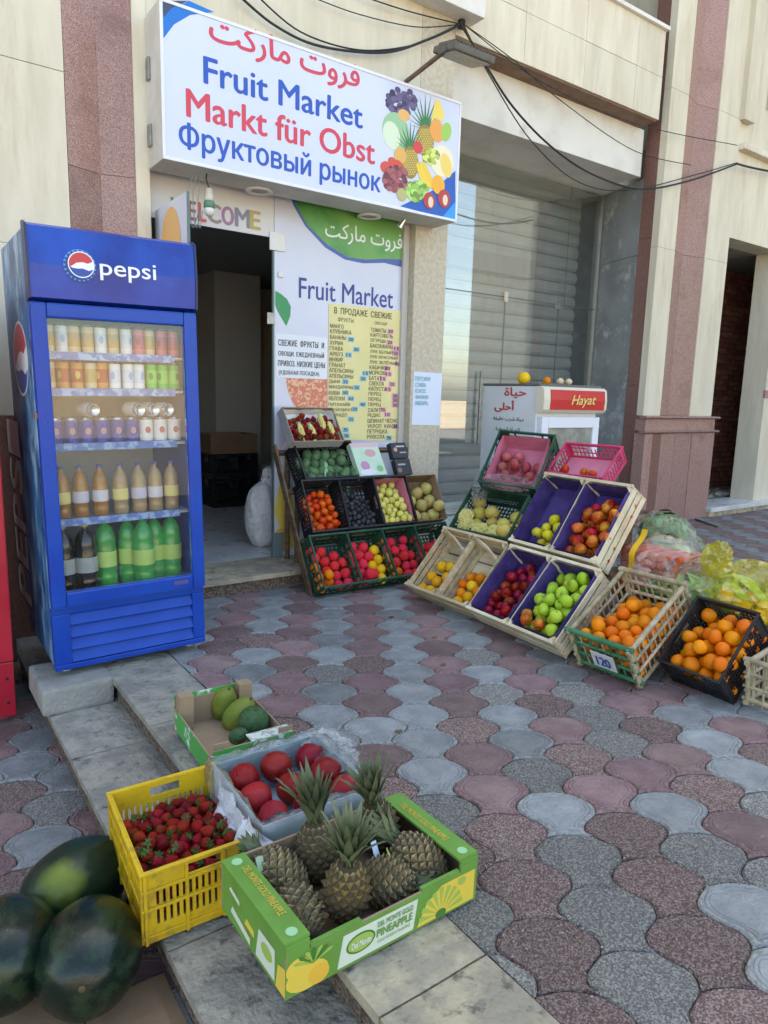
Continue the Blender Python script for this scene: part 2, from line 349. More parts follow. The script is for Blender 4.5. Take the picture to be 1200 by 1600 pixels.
def slab(x0, x1, y0, y1, z, th, mat, nm='tread_slab'):
    mb = MB(); nx, ny = 5, max(4, int((y1-y0)/.08)); V = []; g = random.Random(int(y0*100)+int(x0*1000))
    for j in range(ny+1):
        for i in range(nx+1):
            x = x0+(x1-x0)*i/nx; y = y0+(y1-y0)*j/ny; e = .004*noise.noise(Vector((x*22, y*22, z*9)))
            if i in (0, nx): x += e*1.2
            V.append((x, y, z+.002*noise.noise(Vector((x*7, y*7, 1)))-(.004 if i in (0, nx) or j in (0, ny) else 0)))
    F = [(j*(nx+1)+i, j*(nx+1)+i+1, (j+1)*(nx+1)+i+1, (j+1)*(nx+1)+i) for j in range(ny) for i in range(nx)]
    edge = [i for i in range(nx+1)]+[(j+1)*(nx+1)-1 for j in range(1, ny+1)]+[ny*(nx+1)+i for i in range(nx-1, -1, -1)]+[j*(nx+1) for j in range(ny-1, 0, -1)]
    k = len(V); V += [(V[e][0], V[e][1], z-th) for e in edge]; n = len(edge)
    F += [(edge[(q+1) % n], edge[q], k+q, k+(q+1) % n) for q in range(n)]
    mb.add(V, F); return mb.build(nm, mat, steps)
cuts = [-7, -3, -.2, 1.055, 1.92, 2.66, 3.32, 4.18]
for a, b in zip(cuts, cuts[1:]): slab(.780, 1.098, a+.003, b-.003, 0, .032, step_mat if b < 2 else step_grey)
cuts = [-7, -2.5, .3, 1.62, 2.78, 3.5, 4.18]
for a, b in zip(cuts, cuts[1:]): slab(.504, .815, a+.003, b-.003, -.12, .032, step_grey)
for x, z0, z1 in ((.802, -.119, -.033), (.528, -.29, -.153)):
    for a in np.arange(-6.9, 4.1, .62): bx('riser_stone', (x, a, z0), (x+.02+.003*math.sin(a*9), a+.612, z1), aggregate, steps)
b = MB().box((.478, 3.215, -.119), (.786, 3.58, .0), bev=.016)
b.v = [tuple(Vector(p)+Vector((1, 1, 1))*.006*noise.noise(Vector(p)*14)) for p in b.v]
tag(b.build('concrete_block', concrete), 'rough grey concrete block on lower step propping up the blue fridge', 'block')

# ================================================================ the shop building
B = empty('shop_building', 'cream stone shop building with red granite pilasters, balcony and glass shopfronts', 'building')
FY = 4.5
# left wall and pilaster
for i in range(2):
    for k, (z0, z1) in enumerate(((1.16, 2.1), (2.103, 3.05), (3.053, 4.0), (4.003, 5.0))):
        bx('wall_panel', (-6+i*3.48, FY-.002*((i+k) % 2), z0), (-6+(i+1)*3.48-.003, FY+.3, z1), cream, B)
bx('wall_backing', (-6.2, FY+.02, -.3), (.957, FY+.33, 9.5), cream, B)
bx('plinth', (-6, FY-.03, -.3), (.957, FY+.25, 1.157), granite2, B)
def fold(x0, xm, x1, z0, z1, name='granite_panel', dep=.07):
    MB().poly([(x0, FY), (xm, FY+dep), (xm, FY+dep+.05), (x0, FY+.05)][::-1], z0, z1).build(name, granite, B)
    MB().poly([(xm+.001, FY+dep), (x1, FY+.012), (x1, FY+.06), (xm+.001, FY+dep+.05)][::-1], z0, z1).build(name, granite, B)
for z0, z1 in ((-.2, 1.2), (1.203, 2.57), (2.573, 3.9), (3.903, 5.2)): fold(.96, 1.15, 1.335, z0, z1)
bx('pilaster_core', (.93, FY+.075, -.3), (1.36, FY+.4, 9.5), cream, B)
bx('door_jamb', (1.337, FY-.004, -.3), (1.418, FY+.3, 9.5), cream, B)
# wall above the sign, pillar right of the poster
bx('upper_wall', (1.42, FY, 2.96), (3.452, FY+.3, 9.5), cream, B)
bx('pillar', (3.455, FY, 0), (3.775, 5.5, 9.5), stip, B)
p = pY(758, 29, 4.34)
bx('window_sill', (p.x-.9, 4.34, p.z), (p.x, FY, p.z+.16), plaster, B, .006)
# balcony with stone cladding
zb, zt = 4.06, 4.85
bx('balcony_slab', (3.78, FY+.022, zb-.012), (6.40, 5.6, zb+.12), brown_soffit, B)
for i, (a, b_) in enumerate(((3.78, 4.52), (4.523, 5.27), (5.273, 6.0), (6.003, 6.41))):
    for k, (z0, z1) in enumerate(((zb, zb+.38), (zb+.383, zt))): bx('cladding_panel', (a, FY-.001*((i+k) % 2), z0), (b_, FY+.02, z1), cream, B, .002)
bx('balcony_parapet', (3.78, FY+.021, zb+.12), (6.405, FY+.16, zt), cream, B)
bx('coping', (3.76, FY-.035, zt), (6.43, FY+.2, zt+.035), plaster, B, .006)
bx('balcony_back_wall', (3.78, 5.5, 4.2), (8, 5.7, 9.5), marble_grey, B)
# lintel and recessed second shopfront
ZL, GY = 3.60, 5.37
bx('lintel', (3.776, 4.72, ZL), (6.50, 5.0, 4.047), plaster, B, .004)
bx('lintel_soffit', (3.776, 5.0, ZL+.004), (6.9, 5.9, 4.04), plaster, B)
def pane(x0, x1, z0, z1, y=GY): return bx('glass_pane', (x0, y, z0), (x1, y+.01, z1), glass, B)
j = pY(790, 464, GY); jx, jz = j.x, j.z; kx = pY(868, 560, GY).x
pane(3.79, 6.74, jz+.006, ZL-.012); pane(3.79, jx-.003, .14, jz-.003); pane(jx+.003, kx-.003, .14, jz-.003); pane(kx+.003, 6.74, .14, jz-.003)
for x, wd in ((jx, .05), (kx, .13)):
    bx('patch_fitting', (x-wd*.5, GY-.014, jz-.05), (x+wd*.5, GY-.001, jz+.05), metal if wd > .1 else M('beige_clip', (.6, .5, .38)), B, .004)
bx('door_handle', (pY(745, 640, GY).x-.012, GY-.05, .85), (pY(745, 640, GY).x+.012, GY-.026, 1.6), metal, B, .008)
sealm = M('pane_joint', (.10, .115, .11), .4)
bx('pane_seal', (jx-.005, GY+.001, .13), (jx+.005, GY+.009, jz-.006), sealm, B); bx('pane_seal', (kx-.005, GY+.001, .13), (kx+.005, GY+.009, jz-.006), sealm, B); bx('pane_seal', (3.79, GY+.001, jz-.005), (6.74, GY+.009, jz+.0045), sealm, B); bx('pane_seal', (kx+.075, GY-.003, jz+.006), (kx+.082, GY-.0005, ZL-.013), sealm, B)
bx('glass_frame', (6.742, GY-.02, .1), (6.785, GY+.04, ZL), M('alu_frame', (.32, .31, .29), .4, metal=.6), B)
bx('shop_sill', (3.776, 4.75, 0), (6.9, GY+.3, .12), marble_w, B, .004)
shut = M('shutter_slat', (.50, .50, .48), .5, (.43, .43, .41), 3)
for k in range(25):
    z = .15+k*.14; MB().poly([(0, 0), (.025, .03), (.03, .07), (.018, .105), (0, .128), (-.012, .128), (-.012, 0)], 3.8, 6.74,
        mat=cols((0, 5.68, z), (0, -1, 0), (0, 0, 1), (1, 0, 0))).build('shutter_slat', shut, B)
bx('back_wall', (3.776, 5.9, 0), (6.95, 6.0, 4.1), dark_in, B)
MB().poly([(6.79, 5.42), (6.585, 4.74), (6.70, 4.72), (6.92, 5.42)][::-1], .12, 2.85).build('reveal_panel', marble_grey, B)
MB().poly([(6.786, 5.42), (6.578, 4.74), (6.70, 4.72), (6.92, 5.42)][::-1], 2.853, ZL+.003).build('reveal_panel', marble_grey, B)
# column
bx('column_core', (6.602, FY+.085, 0), (7.89, 4.735, 9.5), cream, B); bx('column_core', (6.93, 4.735, 0), (7.89, 5.6, 9.5), cream, B)
for z0, z1 in ((-.05, 1.5), (1.503, 3.0), (3.003, 4.6), (4.603, 6)): bx('granite_panel', (6.582, FY+.006, z0), (6.599, 4.74, z1), granite2, B)
for z0, z1 in ((1.19, 2.9), (2.903, 4.4), (4.403, 6.2)):
    bx('stone_strip', (6.575, FY, z0), (6.88, FY+.08, z1), cream, B); fold(6.883, 7.13, 7.447, z0, z1); bx('stone_strip', (7.45, FY, z0), (7.90, FY+.08, z1), cream, B)
for a, b_, m in ((6.56, 6.70, granite), (6.703, 6.86, granite2), (6.863, 7.12, granite), (7.123, 7.45, granite2 if 0 else granite), (7.453, 7.92, granite)):
    bx('pedestal_panel', (a, FY-.05-(.004 if a > 7.4 or a < 6.6 else 0), -.05), (b_, FY+.08, 1.0), m, B, .003)
bx('pedestal_band', (6.565, FY-.045, 1.03), (7.915, FY+.08, 1.155), granite, B)
for z in (1.0, 1.155):
    MB().poly([(0, 0), (.08, .006), (.09, .018), (.075, .03), (0, .034)], 6.52, 7.96, mat=cols((0, FY, z), (0, -1, 0), (0, 0, 1), (1, 0, 0))).build('moulding', granite, B)
# right wing with the unfinished bay
ox0, ox1, oz = 7.90, 9.09, 3.19
bx('wall_over_bay', (7.905, FY+.02, oz), (16, FY+.3, 4.10), cream, B); bx('wall_upper', (7.905, FY+.025, 4.17), (16, FY+.3, 9.5), cream, B)
bx('string_course', (7.905, FY-.07, 4.10), (16, FY+.2, 4.167), cream, B, .01)
p = pY(1160, 190, FY)
bx('window_surround', (p.x-.06, FY-.06, p.z), (p.x+.16, FY+.02, 9), cream, B, .006)
bx('upper_window', (p.x+.5, FY+.0, p.z+.25), (p.x+1.9, FY+.02, 7), glass, B)
bx('bay_pier', (ox1, FY+.0, -.05), (16, FY+.3, oz-.003), cream, B)
for k in range(3): bx('granite_band', (ox1-.004, FY-.006, 1.42+k*.0), (ox1+.3, FY+.02, 1.52), granite, B) if k == 0 else None
bx('bay_side_wall', (7.72, 4.8, .05), (7.9, 8.3, oz), concrete, B); bx('bay_floor', (7.9, FY+.3, -.1), (13, 8.3, .095), concrete, B)
bx('bay_ceiling', (7.7, FY+.3, oz), (13, 8.4, oz+.15), concrete, B)
bx('bay_sill', (7.90, FY-.12, .06), (10.6, FY+.31, .115), marble_w, B, .005); bx('bay_sill_riser', (7.92, FY-.09, -.05), (10.6, FY+.3, .06), step_mat, B)
bm_ = M('old_brick', (.30, .10, .065), .9, (.40, .16, .11), 9, bump=.8, bscale=50, rnd=.3)
bx('brick_backing', (9.62, 5.62, .09), (13, 5.9, oz), M('brick_mortar', (.13, .1, .085), .95), B)
br = MB().box((0, 0, 0), (.215, .11, .066), bev=.006).mesh('brick', bm_)
br2 = MB().box((0, 0, 0), (.11, .215, .066), bev=.006).mesh('brick', bm_)
for k in range(41):
    for i in range(6): ob('brick', br, B, T(9.60+i*.225-(.11 if k % 2 else 0)+random.uniform(-.004, .004), 5.60+random.uniform(-.008, .006), .1+k*.0755))
# bulk of the building: blocks the sun and closes the rooms
bx('rear_block', (-6.2, 8.42, -.3), (16, 14, 9.5), cream, B); bx('roof', (-6.3, FY-.1, 9.5), (16.1, 14.1, 9.8), cream, B)
bx('end_wall', (-6.2, FY+.34, -.3), (-5.9, 8.4, 9.5), cream, B); bx('end_wall', (15.7, FY+.31, -.3), (16, 8.4, 9.5), cream, B)
bx('floor_slab', (-5.9, FY+.35, 3.0), (1.0, 8.4, 3.2), ceil_in, B)
# shop interior seen through the door
bx('shop_floor', (1.3, FY+.14, -.05), (5.9, 8.4, .113), marble_w, B); bx('shop_ceiling', (1.3, FY+.31, 2.62), (3.45, 8.4, 2.8), ceil_in, B)
bx('shop_ceiling', (3.45, 5.51, 2.62), (5.9, 8.4, 2.8), ceil_in, B)
bx('side_wall', (1.15, FY+.41, .1), (1.3, 8.4, 2.8), dark_in, B); bx('side_wall', (5.9, 6.01, .1), (6.0, 8.4, 2.8), dark_in, B)
bx('interior_pier', (3.05, 7.55, .113), (3.6, 8.4, 2.62), M('interior_pier', (.62, .60, .56), .8), B)
# entrance step
bx('entrance_step', (1.3, 4.17, .082), (3.6, FY+.14, .115), step_mat, B, .004); bx('step_riser', (1.32, 4.20, -.05), (3.58, FY+.14, .082), aggregate, B)
# shopfront: fixed pane with printed film, transom, open leaf
PY = 4.60
film_w = M('printed_film', (.60, .61, .71), .25, (.57, .58, .69), 2, coat=.3)
pan = bx('poster_pane', (2.30, PY, .116), (3.452, PY+.012, 2.96), film_w, B)
tr = bx('transom_pane', (1.42, PY, 2.385), (2.296, PY+.012, 2.96), M('transom_film', (.62, .61, .62), .3), B)
bx('shopfront_frame', (3.40, PY-.03, .116), (3.452, PY-.001, 2.96), M('grey_frame', (.50, .47, .44), .5), B)
bx('glass_edge', (2.285, PY-.003, .116), (2.299, PY+.015, 2.38), M('glass_edge', (.10, .15, .14), .15), B)
bx('patch_fitting', (2.26, PY-.012, 2.30), (2.38, PY-.001, 2.42), white_paint, B, .003); bx('patch_fitting', (2.24, PY-.012, 1.80), (2.30, PY-.0005, 1.88), metal, B, .003)
bx('bottom_rail', (2.285, PY-.012, .117), (2.37, PY-.001, .30), M('teal_rail', (.16, .22, .22), .3), B, .003)
leafd = empty('glass_door', 'opened frameless glass door leaf with orange fruit print behind the blue fridge', 'door', T(1.47, 4.58, .12))
bx('leaf', (0, -.56, 0), (.012, 0, 2.30), film_w, leafd)
mb = MB(); mb.disc(-.30+.02, 2.06, .17, .21, mi=0, n=28); mb.build('fruit_print', M('orange_print', (.75, .42, .16), .4), leafd, cols((-.0015, -.56, 0), (0, -1, 0), (0, 0, 1), (-1, 0, 0)) @ T(0, 0, 0))
bx('leaf_edge', (-.002, -.565, 0), (.014, -.5605, 2.30), M('glass_edge', (.10, .15, .14), .15), leafd)
for z in (.8, 1.5): bx('handle_mount', (-.04, -.52, z), (.05, -.5, z+.02), metal, leafd)
bx('handle', (-.05, -.525, .75), (-.03, -.495, 1.6), M('handle_steel', (.7, .62, .5), .3, metal=.6), leafd, .008)
# ---- opposite side of the street, met in the panes' reflections
op = empty('street_building', 'pale apartment block across the street behind the viewer', 'building')
sunw = M('tan_render', (.50, .40, .28), .9, (.56, .46, .33), 2)
bx('wall', (-30, -40, -.3), (2, -27, 4.6), sunw, op); bx('parapet', (-30.2, -27.3, 4.6), (2.2, -26.9, 4.9), white_paint, op); bx('wall', (4, -40, -.3), (13, -30, 3.6), sunw, op)
for i in range(7): bx('window', (-28+i*4, -27.04, 1.0), (-26.6+i*4, -26.98, 2.6), M('dark_pane', (.04, .05, .06), .1), op)
wing = empty('added_wing', 'cream wing added out of view on the right for the pane reflections', 'building')  # unseen block, added to keep sky out of the second shopfront's right-hand panes
bx('wall', (14.2, -5.0, -.3), (16, 4.3, 9.5), cream, wing); bx('parapet', (14.1, -5.1, 9.5), (16.1, 4.35, 9.7), plaster, wing)
for i in range(0): bx('window', (14.17, -3.8+i*4, 4.6), (14.21, -2.2+i*4, 6.2), M('dark_pane', (.04, .05, .06), .1), wing)
# ================================================================ light box sign over the door
SX0, SX1, SZ0, SZ1, SY = 1.413, 3.617, 2.632, 3.452, 4.22
sg = empty('shop_sign', 'white light box sign reading Fruit Market in four languages above the door', 'sign')
cab = M('sign_cabinet', (.62, .61, .57), .55, (.52, .5, .45), 3, dirt=(.4, .36, .3), dscale=4, dlo=.55, dhi=.8)
bx('cabinet', (SX0-.004, SY+.004, SZ0-.004), (SX1+.004, FY-.004, SZ1+.004), cab, sg, .004)
bx('face', (SX0+.012, SY-.001, SZ0+.012), (SX1-.012, SY+.0035, SZ1-.012), M('sign_face', (.60, .64, .80), .22, (.57, .61, .78), 1.5), sg)
trim = M('sign_trim', (.70, .71, .74), .4)
for a, b in (((SX0-.006, SZ0-.006), (SX1+.006, SZ0+.012)), ((SX0-.006, SZ1-.012), (SX1+.006, SZ1+.006)), ((SX0-.006, SZ0+.0125), (SX0+.012, SZ1-.0125)), ((SX1-.012, SZ0+.0125), (SX1+.006, SZ1-.0125))):
    bx('trim', (a[0], SY-.006, a[1]), (b[0], SY+.003, b[1]), trim, sg, .002)
for z in (2.74, 3.1): bx('hinge', (SX0-.02, FY-.10, z), (SX0-.0045, FY-.05, z+.12), metal, sg, .003)
def sp(x, y, Y=SY-.002): q = pY(x, y, Y); return q.x, q.z
blue_t = M('sign_blue', (.02, .085, .42), .35); red_t = M('sign_red', (.60, .055, .085), .35); blue_b = M('sign_bright_blue', (.015, .20, .66), .35)
dark_t = M('sign_dark', (.07, .08, .11), .35)
def line(body, bl, br, tl, material, parent, bold=0, Y=SY, fn=None, spacing=1, name='lettering'):
    f = fn or (lambda x, y: sp(x, y, Y-.002)); a, b, c = f(*bl), f(*br), f(*tl)
    z0 = (a[1]+b[1])/2
    text(body, parent, onY(a[0], Y-.0012, z0), b[0]-a[0], max(c[1]-a[1], .004), material, name, bold, spacing=spacing)
AR1 = ''.join(map(chr, [0xFE96, 0xFEDB, 0xFEAD, 0xFE8E, 0xFEE3, 0x20, 0xFE95, 0xFEED, 0xFEAE, 0xFED3]))
line(AR1, (328, 80), (561, 142), (328, 28), red_t, sg, .026)
line('Fruit Market', (319, 129), (566, 202), (319, 87), blue_t, sg, .03)
line('Markt für Obst', (292, 181), (585, 258), (292, 137), red_t, sg, .03)
line('Фруктовый рынок', (281, 250), (594, 300), (281, 200), blue_t, sg, .022)
zA = lambda x, y: sp(200+x/2.222, y/2.222)
PR = MB(); pmats = []
def pm(name, c):
    m = M('print_'+name, c, .35); 
    if m not in pmats: pmats.append(m)
    return pmats.index(m)
lay_ = [0]
def pdisc(x, y, rx, ry, mi, rot=0, n=14):
    lay_[0] += 1; c = zA(x, y); k = .00205*(1+.00012*(x-900))
    PR.disc(c[0], c[1], rx*k*1.28, ry*k, h=.0012+lay_[0]*.000012, mi=mi, n=n, rot=rot)
def ppoly(pts, mi): lay_[0] += 1; PR.flat([zA(*q) for q in pts], .0012+lay_[0]*.000012, mi)
def arc(cx, cy, r, a0, a1, n=10): return [(cx+r*math.cos(R(a0+(a1-a0)*k/n)), cy-r*math.sin(R(a0+(a1-a0)*k/n))) for k in range(n+1)]
ppoly([(119, 2), (210, 2), (150, 30), (122, 62)], pm('navy', (.05, .07, .14)))
ppoly([(122, 62), (150, 30), (212, 2), (225, 8), (300, 42), (215, 52), (160, 85), (122, 135)], pm('blue', (.01, .16, .55)))
ppoly([(945, 716), (1060, 660), (1137, 592), (1137, 768)], pm('deep_blue', (.015, .10, .42))); ppoly([(1092, 754), (1137, 700), (1137, 766)], pm('sky_blue', (.02, .30, .75)))
rg = random.Random(3)
def cluster(cx, cy, r, n, rr, c1, name):
    for k in range(n):
        a, d = rg.random()*6.28, r*math.sqrt(rg.random()); f = rg.uniform(.55, 1.25)
        pdisc(cx+d*math.cos(a), cy+d*math.sin(a)*.95, rr, rr, pm('%s_%d' % (name, k % 3), tuple(min(1, x*(.6+.45*(k % 3))) for x in c1)), n=9)
def pine2d(cx, cy, rx, ry, crown):
    for k in range(13):
        a = R(90+(k-6)*13); L_ = crown*(1-.05*abs(k-6)); x0 = cx; y0 = cy-ry*.8
        ppoly([(x0-5, y0), (x0+L_*math.cos(a)*.75, y0-L_*math.sin(a)), (x0+5, y0)], pm('leaf_%d' % (k % 2), (.05, .16+.06*(k % 2), .06)))
    pdisc(cx, cy, rx, ry, pm('pine_brown', (.32, .20, .04)))
    for i in range(-4, 5):
        for j in range(-6, 7):
            x, y = cx+(i+(.5 if j % 2 else 0))*rx/3.6, cy+j*ry/6.5
            if ((x-cx)/rx)**2+((y-cy)/ry)**2 < .82: pdisc(x, y, rx/8, rx/8, pm('pine_gold', (.55, .42, .10)), n=6)
cluster(948, 358, 52, 60, 10, (.10, .08, .16), 'grape')
pdisc(930, 455, 44, 58, pm('melon_green', (.30, .52, .30)), .3, 24); pdisc(915, 470, 28, 44, pm('melon_pale', (.62, .72, .55)), .3); pdisc(958, 400, 20, 18, pm('peach', (.75, .42, .15)))
pine2d(1032, 490, 30, 52, 130); pdisc(1072, 455, 24, 36, pm('mango', (.78, .34, .07)), .2, 20); pdisc(1105, 458, 17, 32, pm('pear', (.32, .55, .10)), -.3)
ppoly([(1066, 345), (1082, 350), (1098, 400), (1090, 425), (1070, 410), (1052, 420)], pm('yellow', (.80, .62, .12)))
pdisc(1090, 560, 42, 50, pm('melon_cream', (.78, .72, .50)), .4, 22); pdisc(1104, 575, 20, 40, pm('melon_yellow', (.80, .58, .15)), .4)
cluster(1052, 545, 26, 26, 8, (.42, .50, .10), 'olive'); pine2d(980, 565, 28, 52, 105)
pdisc(1006, 512, 16, 20, pm('strawberry', (.62, .06, .06))); pdisc(945, 540, 20, 26, pm('nectarine', (.70, .40, .10)))
for q in ((897, 582, 20), (935, 574, 17), (916, 560, 13)): pdisc(q[0], q[1], q[2], q[2], pm('apple', (.62, .08, .05)))
cluster(930, 625, 46, 70, 9, (.26, .07, .08), 'wine')
for k in range(4): ppoly([(1003+k*8, 560), (1020+k*9, 600), (1052+k*5, 648), (1040+k*5, 652), (1012+k*7, 618), (1000+k*6, 575)], pm('banana_%d' % (k % 2), (.80, .60-.08*(k % 2), .06)))
cluster(1004, 664, 36, 55, 9, (.28, .48, .10), 'greengrape'); pdisc(950, 676, 17, 21, pm('kiwi', (.45, .42, .18)))
pdisc(1076, 642, 23, 31, pm('orange', (.82, .40, .04)), 0, 22); pdisc(1045, 697, 21, 27, pm('plum', (.45, .05, .05))); pdisc(1096, 690, 22, 30, pm('plum', (.45, .05, .05))); pdisc(1050, 702, 9, 18, pm('flesh', (.75, .60, .45))); pdisc(1100, 695, 9, 18, pm('flesh', (.75, .60, .45)))
PR.build('fruit_print', pmats, sg, cols((0, SY-.0004, 0), (1, 0, 0), (0, 0, 1), (0, -1, 0)))
ring = MB().lathe([(.06, 0), (.085, 0), (.09, -.012), (.06, -.014), (.058, 0)], 24); lens = MB().lathe([(0, -.004), (.06, -.004), (.06, 0)], 24)
for px in ((405, 297), (577, 337)):
    q = pZ(px[0], px[1], SZ0-.005); d = ring.build('downlight', white_paint, sg, T(q.x, q.y, SZ0-.0045)); lens.build('lens', M('lamp_lens', (.35, .34, .31), .2), d, T(0, 0, -.001))
def wire(name, pts, r, label, cat='cable', n=6, group=None):
    P = []
    for a, b, s in pts: pass
def cable(pts, r=.006, label='', group=None, sag=0, name='overhead_cable', parent=None, mat=None):
    P = [Vector(q) for q in pts]; out = []
    for k in range(len(P)-1):                       # Catmull-Rom through the given points
        p0, p1, p2, p3 = P[max(k-1, 0)], P[k], P[k+1], P[min(k+2, len(P)-1)]
        for t in np.linspace(0, 1, 9)[:-1]:
            out.append(.5*((2*p1)+(p2-p0)*t+(2*p0-5*p1+4*p2-p3)*t*t+(3*p1-p0-3*p2+p3)*t**3))
    out.append(P[-1]); o = MB().tube(out, r, 6).build(name, mat or black_cable, parent)
    if not parent: tag(o, label, 'cable', group)
    return o
W = lambda *p, Y=4.44: [pY(x, y, Y) for x, y in p]
cable(W((372, -8), (430, 40), (500, 72), (600, 82), (668, 62), (720, 38)), .009, 'thick black cable sagging along the wall above the sign', 'cables on the facade')
cable(W((400, -8), (470, 50), (560, 78), (640, 72), (690, 52), (720, 38)), .006, 'thinner black cable looping above the sign to the junction', 'cables on the facade')
cable(W((484, -6), (560, 22), (650, 42), (720, 38)), .004, 'thin grey wire nearly taut across the upper wall', 'cables on the facade')
cable(W((560, -8), (640, 18), (720, 38)), .005, 'short cable rising from junction to the top edge above the sign', 'cables on the facade')
cable([pY(720, 38, 4.42), pY(752, 90, 4.42), pY(800, 165, 4.42), pY(860, 228, 4.43), pY(925, 272, 4.44), pY(1000, 295, 4.44), pY(1075, 283, 4.42), pY(1152, 256, 4.38)], .009, 'thick black cable drooping from junction past lintel to the column', 'cables on the facade')
cable([pY(724, 38, 4.43), pY(765, 118, 4.43), pY(830, 220, 4.43), pY(905, 285, 4.44), pY(985, 297, 4.44), pY(1090, 272, 4.41), pY(1152, 254, 4.37)], .005, 'thin cable drooping just under the thick one', 'cables on the facade')
cable([pY(722, 36, 4.43), pY(800, 92, 4.43), pY(880, 160, 4.43), pY(990, 235, 4.44), pY(1080, 258, 4.43)], .004, 'thin wire slanting across balcony front towards the column', 'cables on the facade')
cable([pY(722, 36, 4.43), pY(850, 130, 4.45), pY(1000, 195, 4.45), pY(1152, 227, 4.39)], .004, 'thin wire running along balcony bottom edge to the column', 'cables on the facade')
cable([pY(1152, 256, 4.38), pY(1175, 262, 4.42), pY(1215, 270, 4.42)], .012, 'bundle of black cables leaving the column under the ledge', 'cables on the facade')
jb = MB().box((-.022, -.02, -.03), (.022, .02, .03), bev=.006); q = pY(721, 38, 4.46); tag(jb.build('junction_clip', black_cable, None, T(*q)), 'small black cable clip on the wall near the floodlight', 'clip')
# floodlight on its arm
fl = empty('floodlight', 'grey LED floodlight on a rusty arm above the sign', 'floodlight', T(*pY(724, 92, 3.92)))
fm = Euler((R(14), R(2), R(-4))).to_matrix().to_4x4(); fgrey = M('lamp_grey', (.085, .08, .072), .5, (.13, .12, .105), 12, bump=.1)
MB().box((-.17, -.13, .0), (.17, .13, .045), bev=.01).build('housing', fgrey, fl, fm); MB().box((-.15, -.11, -.006), (.15, .11, -.0005)).build('lens', M('led_lens', (.16, .16, .14), .2, (.22, .22, .19), 30), fl, fm)
for i in range(12): MB().box((-.15+i*.027, -.1, .0455), (-.145+i*.027, .1, .065)).build('cooling_fin', fgrey, fl, fm)
base = pY(724, 92, 3.92); e = pY(634, 128, FY)-base
MB().tube([(-.15, .03, .01), Vector((-.15, .03, .01)).lerp(e, .5), e], .016, 8).build('arm', M('rusty_steel', (.13, .09, .07), .8, (.2, .12, .08), 25), fl)
bx('bracket', (-.185, -.02, -.01), (-.165, .05, .05), fgrey, fl)
# lamps under the sign
lb = empty('hanging_bulb', 'white and green bulb hanging on twisted wire under the sign', 'bulb', T(*pY(327, 322, 4.3)))
MB().lathe([(0, .10), (.022, .10), (.026, .06), (.03, .055), (.03, .03), (.027, .028)], 14).build('socket', M('socket_glass', (.55, .5, .42), .2), lb)
MB().lathe([(.027, .03), (.034, .02), (.034, -.012), (.03, -.014)], 16).build('ballast', M('bulb_green', (.10, .22, .14), .4), lb); MB().lathe([(.03, -.014), (.033, -.03), (.022, -.055), (0, -.062)], 16).build('globe', M('bulb_white', (.7, .68, .62), .3), lb)
MB().tube([(0, 0, .10), (-.01, .02, .16), (.0, .03, SZ0-pY(327, 322, 4.3).z)], .004, 6).build('flex', black_cable, lb)
for s in (-.05, -.03, -.07): cable([(s, .05, .2), (s*1.6, .06, .05), (s*1.1, .08, -.12), (s*.6, .06, -.02)], .003, parent=lb, name='loose_wire', mat=M('grey_wire', (.25, .28, .3), .5))
for px, lab in (((628, 349), 'small silver spotlight under the right end of the sign'), ):
    q = pZ(px[0], px[1], SZ0-.04); s_ = empty('spotlight', lab, 'spotlight', T(*q))
    MB().lathe([(.012, .036), (.014, .02), (.03, -.03), (.032, -.035), (.026, -.03), (0, -.01)], 16).build('reflector', M('chrome', (.6, .6, .58), .15, metal=1), s_, Euler((.5, .5, 0)).to_matrix().to_4x4())
# ---------------------------------------------------------------- prints on the shopfront
pp = lambda x, y: sp(420+x/4.21, 320+y/4.21, PY-.001)
def decal(name, pts, mat, parent=B, Y=PY, h=.0008, fn=pp):
    return MB().flat([fn(*q) for q in pts], h).build(name, mat, parent, cols((0, Y, 0), (1, 0, 0), (0, 0, 1), (0, -1, 0)))
decal('blue_swoosh_print', [(150, -40), (160, 0), (240, 140), (370, 280), (500, 360), (620, 385), (760, 382), (905, 418), (912, -40)], M('poster_blue', (.07, .12, .38), .3), h=.0006)
decal('green_swoosh_print', [(165, -40), (178, 0), (255, 135), (385, 262), (520, 345), (640, 360), (770, 355), (905, 362), (912, -40)], M('poster_green', (.045, .22, .06), .3, (.16, .38, .10), 1.1, .4, .6), h=.001)
line(AR1, (370, 255), (876, 305), (370, 120), M('poster_white', (.75, .8, .78), .4), B, .012, PY-.0006, pp)
line('Fruit Market', (198, 612), (815, 682), (198, 478), M('poster_navy', (.045, .06, .25), .4), B, .012, PY, pp)
decal('leaf_print', [(42, 565), (75, 582), (120, 620), (145, 670), (142, 730), (115, 798), (80, 740), (52, 690), (42, 660)], M('leaf_print', (.04, .28, .10), .4))
decal('strawberry_print', [(108, 1135), (385, 1145), (385, 1345), (330, 1370), (230, 1360), (165, 1320), (130, 1240)], M('berry_print', (.62, .19, .12), .4, (.75, .45, .28), 60, .5, .8, vor=True))
lo_ = lambda x, y: sp(200+x/1, y, PY-.001)
decal('fruit_print', [(pX_, y) for pX_, y in ((440, 832), (428, 800), (436, 760), (452, 745), (460, 800), (462, 850), (450, 862))], M('slice_print', (.72, .55, .10), .4), fn=lambda x, y: sp(x, y, PY-.001))
decal('leafy_print', [(430, 735), (440, 700), (462, 660), (466, 720), (462, 740)], M('paper_white', (.72, .74, .78), .5), fn=lambda x, y: sp(x, y, PY-.001), h=.0012)
